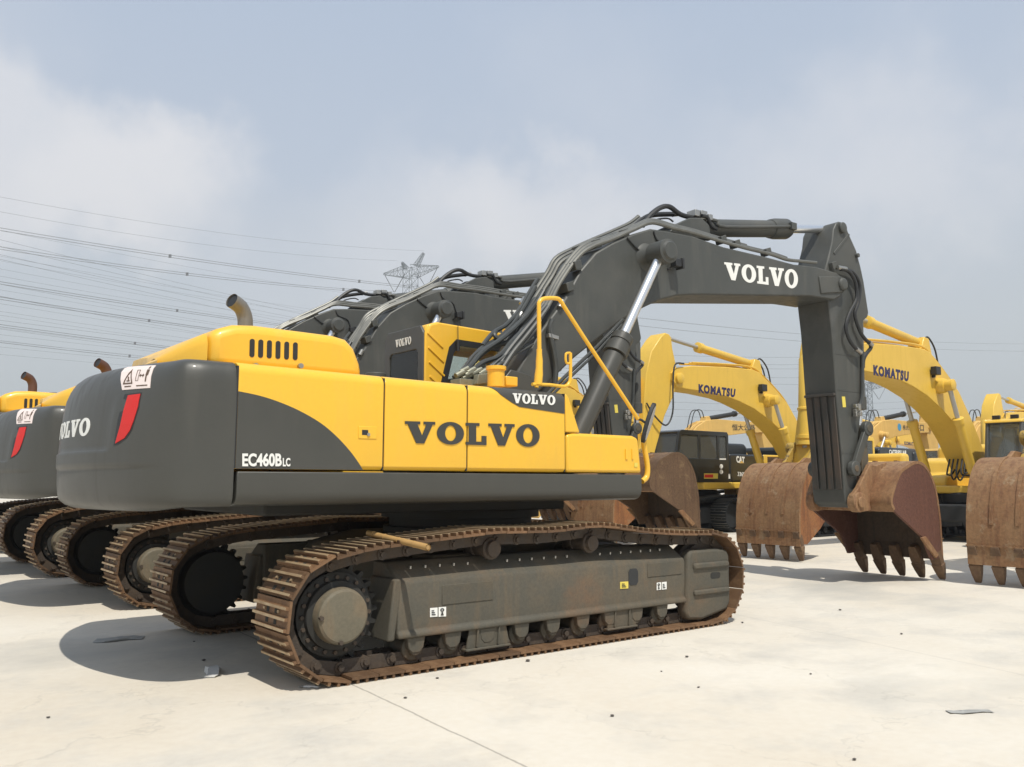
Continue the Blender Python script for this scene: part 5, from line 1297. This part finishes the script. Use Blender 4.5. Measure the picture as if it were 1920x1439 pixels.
def scrap(px, py, L, W_, H, ang, mat, name, label, cat, bend=.25):
    c = onZ(px, py); mb = MB(); rnd = random.Random(int(px)); n = 9; vs = []
    for i in range(n):
        u = i/(n-1)-.5
        for v in (-.5, .5):
            for h in (0, 1):
                x = u*L; y = v*W_*(1-.35*abs(u))+rnd.uniform(-.01, .01)+bend*W_*math.sin(u*5); z = .003+h*H*(.6+.4*math.cos(u*6+v))+rnd.uniform(0, .006)
                vs.append((c.x+x*math.cos(ang)-y*math.sin(ang), c.y+x*math.sin(ang)+y*math.cos(ang), z))
    fs = []
    for i in range(n-1):
        a_ = 4*i; fs += [(a_, a_+4, a_+6, a_+2), (a_+1, a_+3, a_+7, a_+5), (a_, a_+1, a_+5, a_+4), (a_+2, a_+6, a_+7, a_+3)]
    fs += [(0, 2, 3, 1), (4*n-4, 4*n-3, 4*n-1, 4*n-2)]
    mb.add(vs, fs); o = mb.build(name, mat); tag(o, label, cat)
scrap(398, 1263, .34, .10, .05, R(60), M['plastic'], 'plastic_scrap', 'small white strip of scrap lying in the excavator shadow', 'scrap')
scrap(224, 1200, .42, .20, .014, R(-25), M['scrapgrey'], 'flattened_bag', 'flattened dirty grey bag lying in the rounded shadow', 'bag')
scrap(580, 1290, .16, .03, .012, R(-40), M['plastic'], 'wire_offcut', 'thin white offcut lying beside the rusty track', 'scrap', .05)
scrap(1818, 1336, .30, .07, .003, R(-38), M['scrapgrey'], 'flattened_card', 'flat grey piece of card lying on the sunny concrete', 'card')
rnd = random.Random(11)
st = [(382, 1240, .02), (990, 1241, .022), (1288, 1233, .018), (1148, 1344, .016), (1602, 1426, .014), (90, 1347, .013), (364, 1204, .012), (820, 1273, .014), (1392, 1169, .018), (1040, 1200, .012), (1310, 1290, .012), (760, 1310, .014), (1575, 1145, .02), (1690, 1190, .016), (1240, 1260, .01), (1520, 1265, .011)]
for px, py, r in st:
    c = onZ(px, py); mb = MB()
    V0 = [(1, 0, 0), (-1, 0, 0), (0, 1, 0), (0, -1, 0), (0, 0, 1), (0, 0, -1), (.6, .6, .5), (-.6, .6, .5), (.6, -.6, .5), (-.6, -.6, .5)]
    bm = bmesh.new()
    for v in V0: bm.verts.new((c.x+v[0]*r*rnd.uniform(.8, 1.3), c.y+v[1]*r*rnd.uniform(.8, 1.2), r*.45+v[2]*r*rnd.uniform(.45, .6)))
    bmesh.ops.convex_hull(bm, input=bm.verts[:]); me = bpy.data.meshes.new('pebble'); bm.to_mesh(me); bm.free(); me.materials.append(M['stone'])
    o = bpy.data.objects.new('pebble', me); COL.objects.link(o); tag(o, 'small dark pebble on the pale concrete', 'pebble', 'pebbles scattered on the concrete')

# ------------------------------------------------------------------ pylons and overhead lines
def lattice(mb, A, B, wa, wb, n, r, ax=None):
    """square lattice mast from A to B: four chords, cross braces on each face"""
    A = Vector(A); B = Vector(B); d = (B-A).normalized(); x = ax or Vector((1, 0, 0)); y = d.cross(x).normalized(); x = y.cross(d)
    lv = []
    for i in range(n+1):
        t = i/n; c = A.lerp(B, t); w = lerp(wa, wb, t)/2; lv.append([c+x*w*a+y*w*b for a, b in ((1, 1), (1, -1), (-1, -1), (-1, 1))])
    for k in range(4): 
        for i in range(n): mb.cyl(lv[i][k], lv[i+1][k], r, seg=4, caps=False)
    for i in range(n):
        for k in range(4):
            j = (k+1) % 4; mb.cyl(lv[i][k], lv[i+1][j], r*.6, seg=3, caps=False); mb.cyl(lv[i][j], lv[i+1][k], r*.6, seg=3, caps=False); mb.cyl(lv[i+1][k], lv[i+1][j], r*.6, seg=3, caps=False)
def pylon(base, H, arm_dir, sc, label, r):
    root = empty('pylon', base); tag(root, label, 'pylon')
    u = Vector((math.cos(arm_dir), math.sin(arm_dir), 0)); Z = Vector((0, 0, 1)); zt = H-6*sc
    m = MB(); lattice(m, (0, 0, 0), Z*(zt-20*sc), 9*sc, 3.2*sc, 9, r, u); lattice(m, Z*(zt-20*sc), Z*zt, 3.2*sc, 3.0*sc, 8, r, u); m.build('tower_body', M['lattice'], root, smooth=False)
    for s in (-1, 1):
        m = MB(); lattice(m, u*s*1.0*sc+Z*(zt-.9*sc), u*s*9.5*sc+Z*(zt-.5*sc), 3.4*sc, .4*sc, 6, r*.8, Z); m.build('cross_arm', M['lattice'], root, smooth=False)
        m = MB(); lattice(m, u*s*1.8*sc+Z*(zt+.4*sc), u*s*(4.4 if s > 0 else 3.0)*sc+Z*(zt+(4.0 if s > 0 else 2.2)*sc), 1.3*sc, .5*sc, 5, r*.8, Z.cross(u)); m.build('earth_horn', M['lattice'], root, smooth=False)
        m = MB(); v0 = u*s*5.6*sc+Z*(zt-6.4*sc)
        for a in (u*s*9.2*sc+Z*(zt-.7*sc), u*s*2.0*sc+Z*(zt-1.2*sc)): m.cyl(a, a.lerp(v0, .97), .11*sc, seg=6)
        m.build('insulator_string', M['wire'], root, smooth=False)
    return [Vector(base)+u*s*5.6*sc+Z*(zt-6.4*sc) for s in (-1, 1)], [Vector(base)+u*s*4.6*sc+Z*(zt+(4.6 if s > 0 else 2.9)*sc) for s in (-1, 1)]
p = atD(764, 900, 190); P1 = Vector((p.x, p.y, 0)); top = atD(764, 452, 190).z
va, vh = pylon(P1, top, math.atan2(_rt.y, _rt.x)-.5, .80, 'lattice steel pylon rising behind the dark booms', .065)
p = atD(1632, 900, 330); P2 = Vector((p.x, p.y, 0)); top2 = atD(1632, 690, 330).z
vb, vhb = pylon(P2, top2, math.atan2(_rt.y, _rt.x)+.2, .95, 'smaller far lattice pylon standing beside the upright dark arm', .13)
def wire(A, B, sag, r, spacers=()):
    mb = MB(); P = []
    for i in range(29):
        t = i/28; q = A.lerp(B, t); q.z -= sag*4*t*(1-t); P.append(q)
    mb.tube(P, r, 4, 1, caps=False); o = mb.build('power_line', M['wire'], None, smooth=False)
    tag(o, 'thin dark overhead power line strung across the hazy sky', 'power line', 'overhead power lines')
    return o, P
def bundle(A, B, sag, r, gap, n=4, sp=()):
    for k in range(n):
        off = Vector((0, 0, gap*(k//2-.5)))+_rt*gap*(k % 2-.5)
        o, P = wire(A+off, B+off*.9, sag, r)
        if k == 0:
            for t in sp:
                q = P[int(t*28)]; s = MB(); s.obox(q-off, _rt*gap*.55, Vector((.04, .04, 0)), (0, 0, gap*.75)); s.build('line_spacer', M['wire'], o)
L_ = lambda px, py, D: atD(px, py, D)
bundle(L_(-260, 385, 120), va[1], 1.0, .025, .42, 4, (.44, .85))
bundle(L_(-260, 422, 125), va[0], 1.5, .025, .42, 4, (.5, .86))
for k in (0, 1): wire(L_(-200, 330+28*k, 120), vh[1-k], 2.0, .022)
bundle(va[1], L_(2100, 640, 330), 5, .035, .42, 2); bundle(va[0], L_(2100, 655, 330), 5, .035, .42, 2)
bundle(L_(-200, 497, 130), L_(820, 640, 300), 1.5, .028, .42, 4, (.35,))
bundle(L_(-200, 527, 130), L_(800, 660, 300), 1.5, .028, .42, 4, (.32,))
bundle(L_(-200, 583, 140), L_(700, 690, 300), 1.0, .028, .42, 4, (.35,))
bundle(L_(-200, 616, 140), L_(680, 705, 300), 1.0, .028, .42, 3, (.33,))
for y0, y1 in ((400, 588), (415, 592), (432, 600), (440, 612)): wire(L_(-200, y0, 140), L_(760, y1+34, 330), 1.0, .030)
for y0, y1 in ((498, 640), (520, 664), (575, 668), (590, 690)): wire(L_(-150, y0+6, 150), L_(640, y1, 320), 1.0, .030)
for y0, y1 in ((395, 560), (446, 598), (485, 630), (512, 650), (527, 656), (563, 684), (592, 690), (620, 700), (648, 712), (455, 606), (470, 622), (540, 668), (556, 676), (606, 694), (632, 706)): wire(L_(-180, y0, 160), L_(720, y1, 330), 1.2, .026)
for y0, y1 in ((655, 662), (668, 676), (676, 684), (690, 702), (700, 716), (742, 752), (756, 764), (770, 775)): wire(L_(1050, y0, 230), L_(1720, y1, 330), 2, .05)

# ------------------------------------------------------------------ hazy air
hm = bpy.data.materials.new('hazy_air'); hm.use_nodes = True; hn = hm.node_tree; hn.nodes.clear()
ho = hn.nodes.new('ShaderNodeOutputMaterial'); pv = hn.nodes.new('ShaderNodeVolumePrincipled'); hn.links.new(pv.outputs[0], ho.inputs['Volume'])
pv.inputs['Color'].default_value = (.86, .90, .94, 1); pv.inputs['Density'].default_value = .0007; pv.inputs['Anisotropy'].default_value = .3
m = MB(); m.box(-620, 920, -620, 920, -1, 75); hz_o = m.build('haze', hm, None, smooth=False); tag(hz_o, kind='stuff')
# ------------------------------------------------------------------ light
SUN = Vector((-.17, -.52, 1)).normalized()
sd = bpy.data.lights.new('sun', 'SUN'); sd.energy = 4.1; sd.angle = R(.6); sd.color = (1, .95, .86)
so = bpy.data.objects.new('sun', sd); COL.objects.link(so); so.rotation_euler = SUN.to_track_quat('Z', 'Y').to_euler(); so.location = (0, -20, 40)
w = bpy.data.worlds.new('World'); scn.world = w; w.use_nodes = True; nt = w.node_tree; nt.nodes.clear()
out = nt.nodes.new('ShaderNodeOutputWorld'); bg = nt.nodes.new('ShaderNodeBackground'); nt.links.new(bg.outputs[0], out.inputs[0])
sky = nt.nodes.new('ShaderNodeTexSky'); sky.sky_type = 'NISHITA'; sky.sun_disc = False
sky.sun_elevation = math.asin(SUN.z); sky.sun_rotation = math.atan2(SUN.x, SUN.y); sky.dust_density = 4.0; sky.air_density = 1.0; sky.ozone_density = 1.5
tc = nt.nodes.new('ShaderNodeTexCoord'); dirv = tc.outputs['Generated']
sep = nt.nodes.new('ShaderNodeSeparateXYZ'); nt.links.new(dirv, sep.inputs[0])
STR = .10
def lin(r, g_, b): return tuple(((c/255+.055)/1.055)**2.4 if c > 10 else c/255/12.92 for c in (r, g_, b))
def K(c): return tuple(x*1.17/STR for x in c)+(1,)
# hazy air: the sky whitens toward the horizon
hz = nt.nodes.new('ShaderNodeValToRGB'); nt.links.new(sep.outputs[2], hz.inputs[0])
el = hz.color_ramp.elements; el[0].position = 0; el[0].color = K(lin(193, 198, 197)); el[1].position = .60; el[1].color = K(lin(168, 183, 204))
e = el.new(.16); e.color = K(lin(192, 198, 202)); e = el.new(.34); e.color = K(lin(183, 193, 207))
c = mix(nt, .93, sky.outputs[0], hz.outputs[0])
# clouds: soft noise-edged masses in fixed directions of the sky
def blob(px, py, rad, warp, lo, hi, squash=1.6):
    d = ray(px, py).normalized()
    mp = nt.nodes.new('ShaderNodeVectorMath'); mp.operation = 'SUBTRACT'; nt.links.new(dirv, mp.inputs[0]); mp.inputs[1].default_value = d
    ns = nt.nodes.new('ShaderNodeTexNoise'); ns.inputs['Scale'].default_value = 7; ns.inputs['Detail'].default_value = 6; ns.inputs['Roughness'].default_value = .55; nt.links.new(dirv, ns.inputs['Vector'])
    sb_ = nt.nodes.new('ShaderNodeVectorMath'); sb_.operation = 'SUBTRACT'; nt.links.new(ns.outputs['Color'], sb_.inputs[0]); sb_.inputs[1].default_value = (.5, .5, .5)
    sc_ = nt.nodes.new('ShaderNodeVectorMath'); sc_.operation = 'SCALE'; nt.links.new(sb_.outputs[0], sc_.inputs[0]); sc_.inputs['Scale'].default_value = warp
    ad = nt.nodes.new('ShaderNodeVectorMath'); ad.operation = 'ADD'; nt.links.new(mp.outputs[0], ad.inputs[0]); nt.links.new(sc_.outputs[0], ad.inputs[1])
    ml = nt.nodes.new('ShaderNodeVectorMath'); ml.operation = 'MULTIPLY'; nt.links.new(ad.outputs[0], ml.inputs[0]); ml.inputs[1].default_value = (1, 1, squash)
    ln = nt.nodes.new('ShaderNodeVectorMath'); ln.operation = 'LENGTH'; nt.links.new(ml.outputs[0], ln.inputs[0])
    r_ = nt.nodes.new('ShaderNodeMapRange'); r_.interpolation_type = 'SMOOTHSTEP'; nt.links.new(ln.outputs['Value'], r_.inputs[0]); r_.inputs[1].default_value = rad; r_.inputs[2].default_value = rad*lo; r_.inputs[3].default_value = 0; r_.inputs[4].default_value = hi
    return r_.outputs[0]
for args in ((60, 320, .20, .24, .5, .58), (250, 360, .16, .22, .35, .42), (1010, 400, .16, .22, .4, .48), (820, 460, .20, .2, .2, .35), (1250, 400, .12, .2, .2, .3), (1560, 300, .24, .3, .1, .30), (1780, 330, .2, .3, .1, .25)):
    c = mix(nt, blob(*args), c, K(lin(222, 221, 222)))
ns = nt.nodes.new('ShaderNodeTexNoise'); ns.inputs['Scale'].default_value = 3.2; ns.inputs['Detail'].default_value = 7; nt.links.new(dirv, ns.inputs['Vector'])
c = mix(nt, ramp(nt, ns.outputs[0], .46, .74, (0, 0, 0, 1), (.35, .35, .35, 1)).outputs[0], c, K(lin(205, 208, 215)))
nt.links.new(c, bg.inputs[0]); bg.inputs[1].default_value = STR
scn.view_settings.view_transform = 'Standard'; scn.view_settings.look = 'None'; scn.view_settings.exposure = 0; scn.view_settings.gamma = 1
scn.cycles.max_bounces = 6; scn.cycles.diffuse_bounces = 3; scn.cycles.glossy_bounces = 3; scn.cycles.transparent_max_bounces = 12
